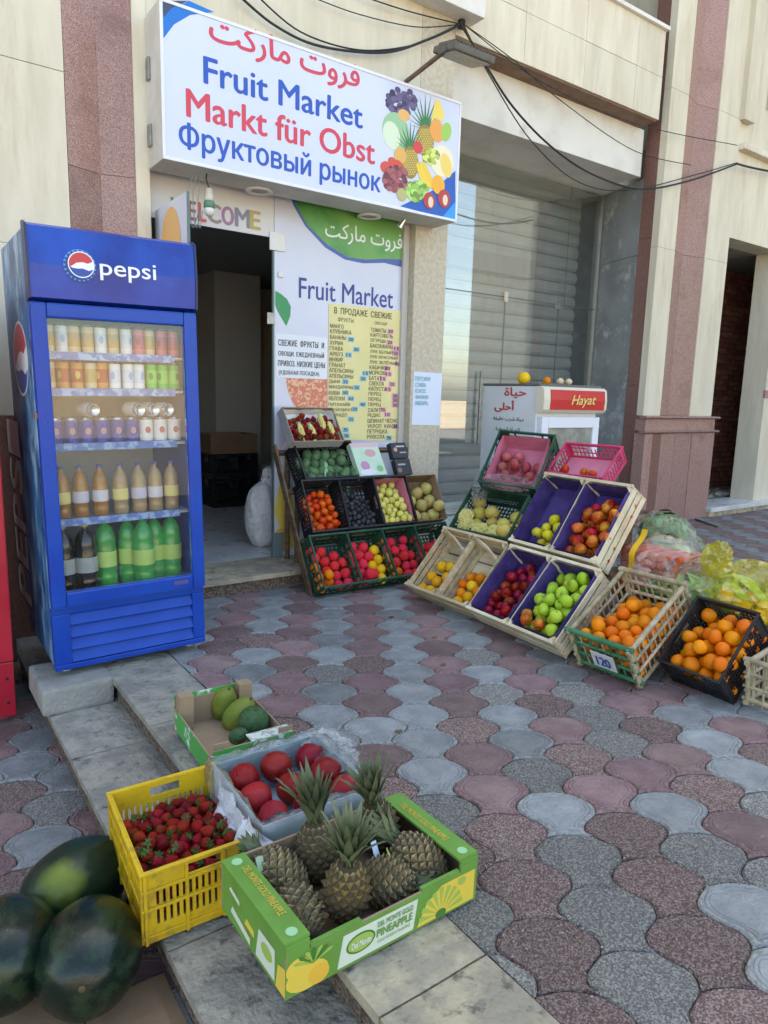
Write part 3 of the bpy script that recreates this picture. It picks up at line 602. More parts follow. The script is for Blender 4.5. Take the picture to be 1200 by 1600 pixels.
decal('sun_print', [(432+14*math.cos(k*.6)+8, 843+18*math.sin(k*.6)) for k in range(10)], M('slice_orange', (.70, .42, .06), .4), fn=lambda x, y: sp(x, y, PY-.001), h=.0014)
ink = M('marker_ink', (.03, .03, .035), .6); teal = M('marker_teal', (.10, .35, .42), .6)
wn = empty('white_notice', 'white handwritten notice in Russian on the shopfront beside the yellow list', 'notice')
pw = M('paper_white', (.72, .74, .78), .5)
def sheet(parent, q, mat, Y, fn):
    pts = [fn(*c) for c in q]; MB().poly(pts, 0.0005, .0022).build('sheet', mat, parent, cols((0, Y, 0), (1, 0, 0), (0, 0, 1), (0, -1, 0)))
sheet(wn, [(48, 1136), (380, 1148), (385, 876), (48, 846)], pw, PY, pp)
for t, a, b, c in (('СВЕЖИЕ  ФРУКТЫ  И', (62, 930), (362, 945), (62, 885)), ('ОВОЩИ. ЕЖЕДНЕВНЫЙ', (62, 1000), (362, 1012), (62, 955)), ('ПРИВОЗ. НИЗКИЕ ЦЕНЫ', (60, 1070), (368, 1078), (60, 1025)), ('(УДОБНАЯ ПОСАДКА)', (65, 1125), (330, 1130), (65, 1090))):
    line(t, a, b, c, ink, wn, .02, PY-.0018, pp, 1.1, 'handwriting')
yn = empty('yellow_notice', 'large yellow handwritten Russian price list taped to the shopfront', 'notice')
ypap = M('paper_yellow', (.74, .67, .33), .6, (.70, .62, .29), 3)
sheet(yn, [(385, 1542), (862, 1556), (892, 704), (395, 648)], ypap, PY-.0022, pp)
YY = PY-.0042
line('В  ПРОДАЖЕ  СВЕЖИЕ', (428, 722), (806, 762), (428, 672), ink, yn, .01, YY, pp, 1, 'handwriting')
line('ФРУКТЫ', (452, 770), (555, 776), (452, 740), ink, yn, 0, YY, pp, 1, 'handwriting'); line('ОВОЩИ', (692, 792), (775, 796), (692, 768), ink, yn, 0, YY, pp, 1, 'handwriting')
left = 'МАНГО КЛУБНИКА БАНАНЫ ХУРМА ГУАВА АРБУЗ ИНЖИР ГРАНАТ АПЕЛЬСИНЫ АПЕЛЬСИНЫ ДЫНЯ МАНДАРИНЫ КИВИ ЯБЛОКИ ПИТАХАЙЯ ГРЕЙПФРУТ АВОКАДО'.split()
for k, t in enumerate(left):
    y = 812+k*36.5; line(t, (402-k*.8, y), (402-k*.8+len(t)*17.5, y+1), (402-k*.8, y-27), ink, yn, .012, YY, pp, 1, 'handwriting')
right = ['ТОМАТЫ', 'КАРТОФЕЛЬ', 'ОГУРЦЫ', 'БАКЛАЖАНЫ', 'ЛУК БЕЛЫЙ', 'ЛУК КРАСНЫЙ', 'ЛУК ЗЕЛЁНЫЙ', 'КАБАЧКИ', 'МОРКОВЬ', 'БАТАТ', 'СВЕКЛА', 'КАПУСТА', 'ПЕРЕЦ', 'ПЕРЕЦ', 'ПЕРЕЦ', 'САЛАТ', 'РЕДИС', 'ШПИНАТ ЧЕСНОК', 'УКРОП  КИНЗА', 'ПЕТРУШКА', 'РУККОЛА']
for k, t in enumerate(right):
    y = 838+k*35; line(t, (668-k*1.2, y), (668-k*1.2+len(t)*16.5, y+2), (668-k*1.2, y-27), ink, yn, .012, YY, pp, 1, 'handwriting')
bn = M('note_blue', (.28, .52, .58), .6); pn = M('note_pink', (.72, .36, .42), .6)
def note(x, y, m, t, w=45, h=34):
    n_ = decal('price_note', [(x, y+h), (x+w, y+h+2), (x+w+2, y+3), (x+2, y)], m, yn, YY, .0006, pp); line(t, (x+8, y+h-6), (x+w-8, y+h-6), (x+8, y+8), ink, yn, .02, YY-.001, pp, 1, 'price')
for x, y, t in ((515, 868, '20'), (550, 934, '30'), (500, 970, '15'), (612, 1090, '15'), (595, 1126, '20'), (478, 1146, '25'), (552, 1184, '20'), (478, 1218, '50'), (515, 1256, '65'), (592, 1295, '40'), (540, 1326, '20'), (515, 1392, '25'), (480, 1462, '5'), (485, 1500, '5'), (765, 1515, '5')): note(x, y, bn, t)
for x, y, t in ((775, 815, '20'), (770, 888, '20'), (815, 928, '15'), (808, 960, '20'), (825, 1030, '10'), (755, 1058, '20'), (762, 1095, '15'), (725, 1126, '15'), (785, 1162, '20'), (760, 1195, '15'), (805, 1238, '40'), (805, 1268, '30'), (805, 1300, '30'), (725, 1330, '5'), (755, 1362, '10'), (870, 1390, '5'), (808, 1440, '5')): note(x, y, pn, t)
pnote = empty('pillar_notice', 'blank-looking pale blue paper with teal handwriting on the pillar', 'notice')
sheet(pnote, [(940, 1447), (1122, 1450), (1140, 1110), (955, 1096)], M('paper_blue', (.62, .68, .80), .55), FY, lambda x, y: sp(420+x/4.21, 320+y/4.21, FY-.001))
for k, t in enumerate(('ПЕРСИКИ', 'СЛИВА', 'КОКОС', 'ФИНИКИ', 'ИМБИРЬ')):
    y = 1158+k*40; line(t, (962, y), (962+len(t)*14, y+1), (962, y-28), teal, pnote, .015, FY-.0022, lambda x, y: sp(420+x/4.21, 320+y/4.21, FY-.001), 1, 'handwriting')
zw = lambda x, y: sp(220+x/2.5, 270+y/2.5, PY-.001)
for t, x0, x1, c in (('W', 120, 178, (.12, .25, .12)), ('E', 186, 214, (.30, .12, .10)), ('L', 226, 254, (.62, .10, .08)), ('C', 262, 312, (.30, .22, .22)), ('O', 318, 362, (.35, .18, .30)), ('M', 370, 424, (.22, .22, .30)), ('E', 428, 466, (.45, .36, .12))):
    line(t, (x0, 190+(x0-225)*.15), (x1, 190+(x0-225)*.15), (x0, 118+(x0-225)*.16), M('welcome_%s%d' % (t, x0), c, .4), B, .05, PY, zw)
# small fixtures round the door
q = pZ(437, 374, 2.36)
bx('lock_disc', (pY(438, 429, PY).x-.02, PY-.012, pY(438, 429, PY).z-.02), (pY(438, 429, PY).x+.02, PY-.001, pY(438, 429, PY).z+.02), white_paint, B, .009)
# ================================================================ the blue drinks fridge
FX, FYf, FZ, FW, FD, FH = .560, 3.34, .03, .716, .66, 1.96
blue = M('fridge_blue', (.002, .045, .33), .32, (.004, .06, .37), 3, coat=.08, spec=.25, dirt=(.30, .38, .5), dscale=26, dlo=.715, dhi=.735)
blue_hd = M('header_blue', (.002, .018, .21), .25, (.006, .065, .42), 1.6, .35, .65, coat=.15, spec=.25)
ice = M('ice_wrap', (.03, .14, .32), .35, (.35, .52, .62), 7, .45, .66, stretch=(1, 1, .45), detail=10, dirt=(.02, .05, .14), dscale=9, dlo=.5, dhi=.62)
inner = M('fridge_liner', (.62, .66, .66), .4, (.55, .6, .6), 4)
fr = empty('drinks_fridge', 'tall blue glass-door drinks fridge with a cola logo beside the shop door', 'fridge', T(FX, FYf, FZ) @ Matrix.Rotation(R(-1.0), 4, 'Y'))
bx('side_panel', (0, .03, .02), (.035, FD, FH-.01), ice, fr, .004); bx('side_panel', (FW-.035, .03, .02), (FW, FD, FH-.01), blue, fr, .004)
bx('back_panel', (.036, FD-.04, .02), (FW-.036, FD, FH-.012), inner, fr); bx('top_panel', (.036, .03, FH-.05), (FW-.036, FD-.041, FH-.012), M('fridge_top', (.12, .13, .16), .5), fr)
bx('base_unit', (.036, .05, .02), (FW-.036, FD-.041, .30), blue, fr); bx('liner_ceiling', (.036, .05, 1.60), (FW-.036, FD-.041, 1.645), inner, fr); bx('liner_floor', (.036, .05, .301), (FW-.036, FD-.041, .335), inner, fr)
# header
hd = MB().poly([(0, 1.655), (-.035, 1.665), (-.045, 1.80), (-.035, 1.95), (0, 1.965), (.03, 1.965), (.03, 1.655)], .004, FW-.004, mat=cols((0, 0, 0), (0, 1, 0), (0, 0, 1), (1, 0, 0))).build('header', blue_hd, fr)
for x in (-.004, FW-.006): MB().poly([(.002, 1.65), (-.04, 1.66), (-.05, 1.80), (-.04, 1.955), (.002, 1.972), (.032, 1.972), (.032, 1.65)], x, x+.009, mat=cols((0, 0, 0), (0, 1, 0), (0, 0, 1), (1, 0, 0))).build('header_cheek', M('header_cheek', (.02, .03, .09), .4), hd)
hx = lambda x, y: (pY(x, y, FYf-.046).x-FX+.0315, pY(x, y, FYf-.046).z-FZ)
def hline(body, bl, br, tl, m, bold):
    a, b, c = hx(*bl), hx(*br), hx(*tl); text(body, fr, onY(a[0], -.047, a[1]*.5+b[1]*.5), b[0]-a[0], c[1]-a[1], m, 'lettering', bold)
wht = M('logo_white', (.78, .79, .8), .35)
hline('pepsi', (157, 442), (244, 446), (157, 410), wht, .012)
gx, gz = hx(127, 415); gl = MB(); gr = .054
def globe(mb, cx, cy, r, sx=1, h=.001):
    mb.disc(cx, cy, r*sx, r, h, 0, 32)
    up_ = [(cx+sx*r*.93*math.cos(t), cy+r*.93*math.sin(t)) for t in np.linspace(R(205), R(-8), 18)]+[(cx+sx*r*(.9-.5*k/2), cy+r*(-.12+.16*math.sin(k))) for k in range(0, 4)]
    up_ = [(cx+sx*r*.92*math.cos(t), cy+r*.92*math.sin(t)) for t in np.linspace(R(195), R(20), 18)]+[(cx+sx*r*x, cy+r*y) for x, y in ((.5, .12), (.1, .2), (-.35, .12), (-.65, -.1))]
    mb.flat(up_[::-1], h+.0004, 1)
    lo = [(cx+sx*r*.92*math.cos(t), cy+r*.92*math.sin(t)) for t in np.linspace(R(-170), R(-18), 16)]+[(cx+sx*r*x, cy+r*y) for x, y in ((.55, -.42), (.1, -.28), (-.3, -.32), (-.65, -.3))]
    mb.flat(lo, h+.0004, 2)
gmats = [wht, M('logo_red', (.55, .04, .05), .3), M('logo_blue', (.02, .06, .32), .3), M('logo_glow', (.05, .28, .75), .3), M('logo_deep', (.015, .04, .20), .3)]
gl.disc(gx-.006, gz-.004, gr*1.22, None, .0004, 3, 32)
for k in range(21): a = k*2*math.pi/21; gl.disc(gx-.006+gr*1.12*math.cos(a), gz-.006+gr*1.12*math.sin(a), gr*.11, None, .0007, 4, 8)
gl.disc(gx-.005, gz-.005, gr*1.08, None, .0008, 4, 30); globe(gl, gx, gz, gr); gl.build('logo', gmats, fr, cols((0, -.0465, 0), (1, 0, 0), (0, 0, 1), (0, -1, 0)))
# side print: globe and vertical letters
sg_ = MB(); globe(sg_, .33, 1.42, .17, 1.15, .0006); sg_.build('side_logo', gmats, fr, cols((-.0005, FD-.02, 0), (0, -1, 0), (0, 0, 1), (-1, 0, 0)))
for k, ch in enumerate('PEPSI'):
    for dd, m, e in ((0, M('letter_shadow', (.02, .03, .06), .4), .012), (.0012, M('letter_silver', (.74, .75, .75), .35), 0)):
        text(ch, fr, cols((-.0012-dd, FD-.12+e, .17+k*.195-e), (0, 0, 1), (0, 1, 0), (-1, 0, 0)), .165+2*e*.5, -(.38+2*e) if 0 else .38+2*e, m, 'side_letter', .02)
# door
df = [((.0, -.028, .305), (.062, .022, 1.648)), ((FW-.062, -.028, .305), (FW, .022, 1.648)), ((.0625, -.0275, .305), (FW-.0625, .0215, .375)), ((.0625, -.0275, 1.585), (FW-.0625, .0215, 1.648))]
door = bx('door', df[0][0], df[0][1], blue, fr, .008)
for a, b in df[1:]: bx('door_rail', a, b, blue, door, .008)
bx('door_pane', (.063, -.012, .376), (FW-.063, -.006, 1.584), film('fridge_glass', (.7, .76, .78), .006, .032, .01, tint=(.96, .97, .97)), door)
bx('latch', (-.012, -.02, 1.16), (.02, .01, 1.185), M('rust_latch', (.22, .12, .08), .7), door, .003); bx('badge', (FW-.16, -.030, .335), (FW-.09, -.0285, .355), M('badge', (.08, .08, .22), .3), door)
# louvred grille
bx('grille_frame', (0, .0, .0), (FW, .049, .027), blue, fr, .004); bx('grille_frame', (0, 0, .268), (FW, .049, .300), blue, fr, .004)
bx('grille_frame', (0, .0, .0275), (.075, .049, .2675), blue, fr, .004); bx('grille_frame', (FW-.06, .0, .0275), (FW, .049, .2675), blue, fr, .004)
for k in range(4): MB().poly([(-.002, 0), (.012, .0), (.038, .05), (.024, .052)], .076, FW-.061, mat=cols((0, 0, .034+k*.06), (0, 1, 0), (0, 0, 1), (1, 0, 0))).build('louvre', blue, fr)
for x in (.06, FW-.06): MB().lathe([(.022, -.029), (.022, -.02), (.008, -.018), (.008, .02)], 10).build('foot', metal, fr, T(x, .08, 0)); MB().lathe([(.022, -.029), (.022, -.02), (.008, -.018), (.008, .02)], 10).build('foot', metal, fr, T(x, FD-.08, 0))
zs = [pY(180, y, FYf+.10).z-FZ for y in (558, 612, 694, 806)]
shelfm = M('wire_shelf', (.55, .58, .6), .4, metal=.3); stripm = M('price_strip', (.10, .17, .42), .35, (.30, .42, .62), 30, .45, .6)
for z in zs:
    s = bx('shelf', (.037, .06, z-.012), (FW-.037, FD-.05, z), shelfm, fr); bx('price_strip', (.07, .048, z-.026), (FW-.09, .0585, z+.008), stripm, s)
can_prof = [(0, 0), (.024, 0), (.033, .008), (.033, .108), (.026, .118), (.026, .121), (.024, .118), (0, .118)]
def can_mesh(body, band, dot=(.6, .6, .6), r=1, h=1):
    mb = MB(); n = 16; P = [(a*r, b*h) for a, b in can_prof]
    mb.lathe(P[:3], n, 2); mb.lathe([P[2], (.033*r, .03*h)], n, 0); mb.lathe([(.033*r, .03*h), (.033*r, .085*h)], n, 1); mb.lathe([(.033*r, .085*h), P[3]], n, 0); mb.lathe(P[3:], n, 2)
    mb.disc(0, .060*h, .013*r, .016, .0, 3, 12, mat=cols((0, -.0336*r, 0), (1, 0, 0), (0, 0, 1), (0, -1, 0))); return mb.mesh('drink_can', [body, band, M('can_lid', (.6, .6, .6), .25, metal=.9), M('can_dot_%02d%02d%02d' % tuple(int(99*q) for q in dot), dot, .3)])
def cm(n, c): return M('can_'+n, c, .3)
cans = {'blue': can_mesh(cm('blue', (.003, .02, .26)), cm('blue', (.003, .02, .26)), (.45, .2, .22)), 'silver': can_mesh(cm('silver', (.62, .62, .62)), cm('silver', (.62, .62, .62)), (.40, .06, .06)),
        'gold': can_mesh(cm('cream', (.60, .48, .30)), cm('gold', (.50, .33, .12)), (.45, .30, .15)), 'orange': can_mesh(cm('amber', (.60, .24, .05)), cm('rust', (.42, .06, .02)), (.62, .4, .1)), 'green': can_mesh(cm('green', (.10, .50, .07)), cm('lime', (.2, .6, .1)), (.04, .25, .04)),
        'white': can_mesh(cm('white', (.72, .73, .74)), cm('pale', (.6, .64, .7)), (.3, .4, .6)), 'pink': can_mesh(cm('pink', (.60, .16, .24)), cm('rose', (.5, .1, .15)), (.3, .05, .1))}
LEAN = T(FX, FYf, FZ) @ Matrix.Rotation(R(-1.0), 4, 'Y') @ T(-FX, -FYf, -FZ)
IN = FX+.050
def row(k, cols_, what, hs=1.0):
    z = FZ+zs[k]+.0005 if k >= 0 else FZ+.336
    for i, c in enumerate(cols_):
        for j in range(2):
            o = ob('drink_can', cans[c], None, LEAN @ T(IN+.034+i*.068, FYf+.10+j*.072, z) @ Matrix.Diagonal((1, 1, hs, 1)))
            tag(o, '%s drink can in the %s row on the %s fridge shelf' % (c, ('front', 'second')[j], what), 'can', 'cans in the blue fridge')
def slim(k, cols_, what):
    rg = random.Random(k)
    for i, c in enumerate(cols_):
        for j in range(2):
            o = ob('drink_can', cans[c], None, LEAN @ T(IN+.03+i*.0562+rg.uniform(-.004, .004), FYf+.098+j*.062+rg.uniform(0, .012), FZ+zs[k]+.0005) @ Matrix.Rotation(rg.uniform(-1, 1), 4, 'Z') @ Matrix.Diagonal((.8, .8, 1.12, 1)))
            tag(o, 'slim %s drink can in the %s row on the %s fridge shelf' % (c, ('front', 'second')[j], what), 'can', 'cans in the blue fridge')
slim(0, ['gold', 'white', 'gold', 'gold', 'white', 'gold', 'white', 'pink', 'gold', 'pink', 'pink'], 'top'); slim(1, ['gold', 'orange', 'orange', 'gold', 'orange', 'white', 'white', 'white', 'green', 'green', 'green'], 'second'); row(2, ['blue']*6+['silver']*3, 'third', 1.0)
for i in (2, 5, 6, 7):
    o = ob('drink_can', cans['silver'], None, LEAN @ T(IN+.034+i*.0685, FYf+.155, FZ+zs[2]+.036+.122) @ Euler((R(90), 0, .2)).to_matrix().to_4x4()); tag(o, 'drink can lying on its side on top of the third-shelf cans', 'can', 'cans lying on the third fridge shelf')
def bottle(x, y, z, r, h, liquid, lab, cap, label, group):
    e = empty('drink_bottle', label, 'bottle', LEAN @ T(x, y, z), group)
    MB().lathe([(0, 0), (.8*r, 0), (r, .035*h), (r, .16*h), (.92*r, .2*h), (r, .26*h), (r, .56*h), (.93*r, .6*h), (.97*r, .66*h), (.88*r, .75*h), (.62*r, .84*h), (.3*r, .9*h), (.27*r, .955*h)], 16).build('body', liquid, e)
    MB().lathe([(r*1.01, .29*h), (r*1.015, .3*h), (r*1.015, .5*h), (r*1.01, .51*h)], 16).build('wrapper', lab, e); MB().lathe([(.34*r, .945*h), (.36*r, .95*h), (.36*r, h), (0, h)], 12).build('cap', cap, e)
liq = {'cola': M('cola', (.012, .008, .006), .08, coat=.6), 'lime': M('lime_soda', (.02, .26, .05), .12, (.04, .36, .06), 9, coat=.6), 'amber': M('amber_drink', (.34, .15, .03), .12, coat=.5), 'tan': M('tan_drink', (.36, .24, .12), .12, coat=.5)}
ycap = M('yellow_cap', (.72, .55, .06), .4)
for i in range(7):
    bottle(IN+.05+i*.086+.006*math.sin(i*5), FYf+.12, FZ+zs[3], .036, .245, liq['amber' if i < 3 else 'tan'], M('wrap_%d' % (i % 3), ((.70, .58, .2), (.55, .5, .6), (.62, .58, .62))[i % 3], .4), M('blue_cap', (.05, .08, .3), .4), 'small %s drink bottle on the fourth fridge shelf' % ('amber' if i < 3 else 'pale brown'), 'small bottles on the fourth fridge shelf')
for i, (c, x, y, r) in enumerate((('cola', .04, .11, .046), ('cola', .135, .11, .052), ('lime', .235, .15, .05), ('lime', .345, .16, .05), ('lime', .40, .095, .052), ('lime', .475, .16, .05), ('lime', .555, .14, .05))):
    bottle(IN+x, FYf+y, FZ+.337, r, .33 if c == 'cola' else .345, liq[c], M('wrap_grey', (.35, .38, .36), .4) if c == 'cola' else M('wrap_lime', (.42, .58, .15), .4), ycap,
           ('large dark cola bottle at the left of the fridge floor' if c == 'cola' else 'large green soda bottle on the fridge floor'), 'large bottles on the fridge floor')
# ================================================================ red fridge at the left edge
rf = empty('red_fridge', 'red fridge cut off by the left edge of the picture', 'fridge', T(-.33, 3.56, -.262))
redm = M('fridge_red', (.42, .012, .03), .35, (.48, .02, .04), 4, coat=.3, dirt=(.3, .02, .03), dscale=10, dlo=.6, dhi=.85)
bx('cabinet', (0, .03, .03), (.742, .66, 2.02), redm, rf, .006); bx('plinth', (0, .0, .03), (.745, .029, .30), redm, rf, .004)
bx('door_frame', (0, -.02, .31), (.09, .028, 1.72), redm, rf, .006); bx('door_frame', (.66, -.02, .31), (.745, .028, 1.72), redm, rf, .006)
bx('door_frame', (.0905, -.02, .31), (.6595, .028, .40), redm, rf, .006); bx('door_frame', (.0905, -.02, 1.62), (.6595, .028, 1.72), redm, rf, .006)
bx('door_pane', (.091, -.004, .401), (.659, .002, 1.619), M('dark_pane', (.04, .05, .06), .1), rf); bx('header', (0, -.03, 1.725), (.745, .029, 2.02), redm, rf, .01)
bx('door_seal', (.63, -.026, .405), (.6595, -.0205, 1.615), M('seal_grey', (.35, .36, .36), .5), rf)
for x in (.06, .69): bx('foot', (x-.02, .06, 0), (x+.02, .1, .03), metal, rf)
for z in (.1, .22): MB().disc(.715, z, .008, None, .0, 0, 10).build('screw', black_cable, rf, cols((0, -.0015, 0), (1, 0, 0), (0, 0, 1), (0, -1, 0)))
# ================================================================ white water fridge behind the crates
HX, HY, HW, HD, HH = 4.305, 3.90, .755, .66, 1.455
hy = empty('water_fridge', 'white fridge with red Hayat header behind the fruit crates', 'fridge', T(HX, HY, 0))
wf = M('fridge_white', (.66, .68, .70), .4, (.6, .62, .64), 3, dirt=(.5, .47, .42), dscale=5, dlo=.6, dhi=.85)
bx('cabinet', (0, .03, .03), (HW, HD, HH-.02), wf, hy, .01); bx('top_panel', (-.004, .0, HH-.019), (HW+.004, HD+.004, HH), M('fridge_lid', (.13, .12, .11), .6), hy, .003)
cr_ = M('cream_plastic', (.66, .60, .48), .4); hh = MB().poly([(.029, 1.22), (-.03, 1.225), (-.055, 1.25), (-.06, 1.33), (-.05, 1.415), (-.02, 1.434), (.029, 1.434)], -.015, HW+.02, mat=cols((0, 0, 0), (0, 1, 0), (0, 0, 1), (1, 0, 0))).build('header', cr_, hy)
MB().poly([(-.057, 1.25), (-.064, 1.33), (-.054, 1.41), (-.05, 1.41), (-.05, 1.25)], .06, HW-.01, mat=cols((0, 0, 0), (0, 1, 0), (0, 0, 1), (1, 0, 0))).build('header_panel', M('hayat_red', (.52, .03, .03), .3), hh)
text('Hayat', hy, cols((.31, -.0655, 1.268), (1, .0, .04), (0, .0, 1), (0, -1, 0)), .3, .10, M('gold_print', (.66, .48, .16), .4), 'lettering', .03, shear=.3)
for a, b in (((.02, .15), (.10, 1.19)), ((HW-.09, .15), (HW-.01, 1.19)), ((.1005, 1.10), (HW-.0905, 1.19)), ((.1005, .15), (HW-.0905, .24))): bx('door_frame', (a[0], -.02, a[1]), (b[0], .029, b[1]), M('door_white', (.68, .70, .76), .35), hy, .006)
bx('door_pane', (.101, -.004, .241), (HW-.091, .002, 1.099), M('hazy_pane', (.20, .20, .18), .2, (.32, .31, .27), 8), hy)
ar_a = ''.join(map(chr, [0xFE93, 0xFE8E, 0xFEF4, 0xFEA3])); ar_b = ''.join(map(chr, [0xFEF0, 0xFEE0, 0xFEA3, 0xFE83]))
ar_c = ''.join(map(chr, [0xFE94, 0xFED4, 0xFEF4, 0xFEC7, 0xFEE7, 0x20, 0xFE8F, 0xFEAE, 0xFEB7, 0x20, 0xFE93, 0xFE8E, 0xFEF4, 0xFEE3])); ar_d = ''.join(map(chr, [0xFE94, 0xFEF4, 0xFED3, 0xFEEE, 0xFEA0, 0xFEDF, 0xFE8D, 0x20, 0xFE93, 0xFE8E, 0xFEF4, 0xFEE4, 0xFEDF, 0xFE8D]))
hl = lambda x, y: (pX(x, y, HX-.001).y, pX(x, y, HX-.001).z)
def sline(t, bl, br, tl, m, bold=.02):
    f = lambda x, y: hl(660+x/3.529, 380+y/3.529); a, b, c = f(*bl), f(*br), f(*tl)
    text(t, hy, onX(-.0008, a[0]-HY, a[1]), a[0]-b[0], c[1]-a[1], m, 'lettering', bold)
rdp = M('red_print', (.50, .05, .05), .4); sline(ar_a, (452, 852), (570, 855), (452, 795), rdp, .05); sline(ar_b, (398, 928), (502, 930), (398, 865), rdp, .05); sline(ar_c, (390, 978), (558, 980), (390, 952), ink); sline(ar_d, (402, 1035), (535, 1040), (402, 1010), ink)
# indoors
sk0 = MB().lathe([(0, 0), (.13, .0), (.17, .06), (.165, .18), (.14, .32), (.10, .42), (.05, .48), (.055, .53), (0, .54)], 22, fn=lambda p: p*(1+.22*noise.noise(p*8))+Vector((p.z*.15, 0, 0)))
sm_ = M('woven_sack', (.74, .74, .74), .6, (.64, .64, .64), 30, bump=.5, bscale=60, dirt=(.4, .36, .3), dscale=9)
SACK = sm_
# ================================================================ fruit
def ease(prof, n): return prof
def fm_(name, c, c2=None, rough=.35, scale=14, rnd=.15, hue=.012, bump=.06, bscale=160, stretch=(1, 1, 1), lo=.35, hi=.7, coat=.0, dirt=None, spec=.2, dscale=40):
    return M('skin_'+name, c, rough, c2, scale, lo, hi, bump=bump, bscale=bscale, rnd=rnd, hue=hue, world=False, stretch=stretch, coat=coat, dirt=dirt, dscale=dscale, dlo=.62, dhi=.75, spec=spec)
stemm = M('stem', (.09, .06, .03), .8); calyx = M('calyx', (.05, .13, .025), .6, rnd=.3)
def ball(rx, rz, dt=0, db=0, sk=0, n=18, m=11, lump=0, seed=0):
    P = []
    for k in range(m+1):
        t = math.pi*k/m; rr = math.sin(t)*(1+sk*math.cos(t)); z = rz*math.cos(t)
        z -= dt*rz*math.exp(-(rr/.32)**2) if t < 1.6 else 0; z += db*rz*math.exp(-(rr/.28)**2) if t >= 1.6 else 0
        P.append((rx*rr if 0 < k < m else 0, z))
    f = (lambda p: p*(1+lump*noise.noise(p/rx*1.6+Vector((seed, 0, 0))))) if lump else None
    return MB().lathe(P[::-1], n, fn=f)
def apple(name, c, c2, r, **k):
    out = []
    for s in range(3):
        mb = ball(r, r*.93, .38, .22, .10, lump=.11, seed=s*7.3); mb.tube([(0, 0, r*.5), (.1*r, 0, r*.8), (.25*r, 0, r*1.05)], r*.045, 5, 1)
        for q in range(5): a = q*1.26; mb.add([(0, 0, -r*.74), (.16*r*math.cos(a-.3), .16*r*math.sin(a-.3), -r*.80), (.2*r*math.cos(a), .2*r*math.sin(a), -r*.86), (.16*r*math.cos(a+.3), .16*r*math.sin(a+.3), -r*.80)], [(0, 1, 2, 3)], 1)
        out.append(mb.mesh(name, [fm_(name, c, c2, stretch=(1, 1, .35), **k), stemm]))
    return out
def citrus(name, c, c2, r, sq=.95, nub=0, **k):
    out = []
    for s in range(3):
        mb = ball(r, r*sq, .06-nub, .05-nub, 0, lump=.09, seed=s*5.1+1); mb.lathe([(0, r*(sq*.955+nub*sq)), (.09*r, r*(sq*.95+nub*sq)), (.11*r, r*(sq*.9+nub*sq))][::-1], 6, 1)
        out.append(mb.mesh(name, [fm_(name, c, c2, .42, bump=.25, bscale=420, **k), calyx]))
    return out
def pomeg(name, c, c2, r, **k):
    out = []
    for s in range(3):
        mb = ball(r, r*.93, 0, .05, 0, lump=.09, seed=s*3.3)
        for q in range(6):
            a = q*1.047; ca, sa = math.cos(a), math.sin(a)
            mb.add([(.17*r*math.cos(a-.45), .17*r*math.sin(a-.45), .88*r), (.17*r*math.cos(a+.45), .17*r*math.sin(a+.45), .88*r), (.3*r*ca, .3*r*sa, 1.22*r), (.13*r*ca, .13*r*sa, .95*r)], [(0, 1, 2), (1, 3, 2), (3, 0, 2)], 0)
        out.append(mb.mesh(name, [fm_(name, c, c2, .38, bump=.15, bscale=60, **k)]))
    return out
def berry(r):
    out = []
    for s in range(3):
        rg = random.Random(s); mb = MB().lathe([(0, -1.35*r), (.35*r, -1.15*r), (.75*r, -.5*r), (.98*r, .15*r), (.85*r, .62*r), (.4*r, .82*r), (0, .78*r)], 12, fn=lambda p: p*(1+.10*noise.noise(p/r*1.3+Vector((s*4, 0, 0)))))
        for q in range(7):
            a = q*.9+rg.random()*.3; L_ = rg.uniform(.75, 1.15)*r
            mb.add([(.1*r*math.cos(a-.9), .1*r*math.sin(a-.9), .8*r), (.55*L_*math.cos(a-.3), .55*L_*math.sin(a-.3), .95*r), (L_*math.cos(a), L_*math.sin(a), .72*r+rg.uniform(-.1, .35)*r), (.55*L_*math.cos(a+.3), .55*L_*math.sin(a+.3), .95*r), (.1*r*math.cos(a+.9), .1*r*math.sin(a+.9), .8*r)], [(0, 1, 2, 3, 4)], 1)
        mb.tube([(0, 0, .8*r), (.1*r, 0, 1.3*r)], .07*r, 5, 1)
        out.append(mb.mesh('strawberry', [fm_('strawberry', (.30, .007, .005), (.15, .003, .004), .3, 6, rnd=.3, hue=.012, bump=.7, bscale=330, dirt=(.55, .2, .08), dscale=90), calyx]))
    return out
def crate_frame(p, yaw, tilt, roll, d):
    yaw, tilt, roll = R(yaw), R(tilt), R(roll)
    u = Vector((math.cos(yaw), math.sin(yaw), 0)); h = Vector((-math.sin(yaw), math.cos(yaw), 0)); v = h*math.cos(tilt)+Vector((0, 0, 1))*math.sin(tilt); n = u.cross(v)
    u, n = u*math.cos(roll)+n*math.sin(roll), n*math.cos(roll)-u*math.sin(roll)
    return cols(Vector(p)-n*d, u, v, n)
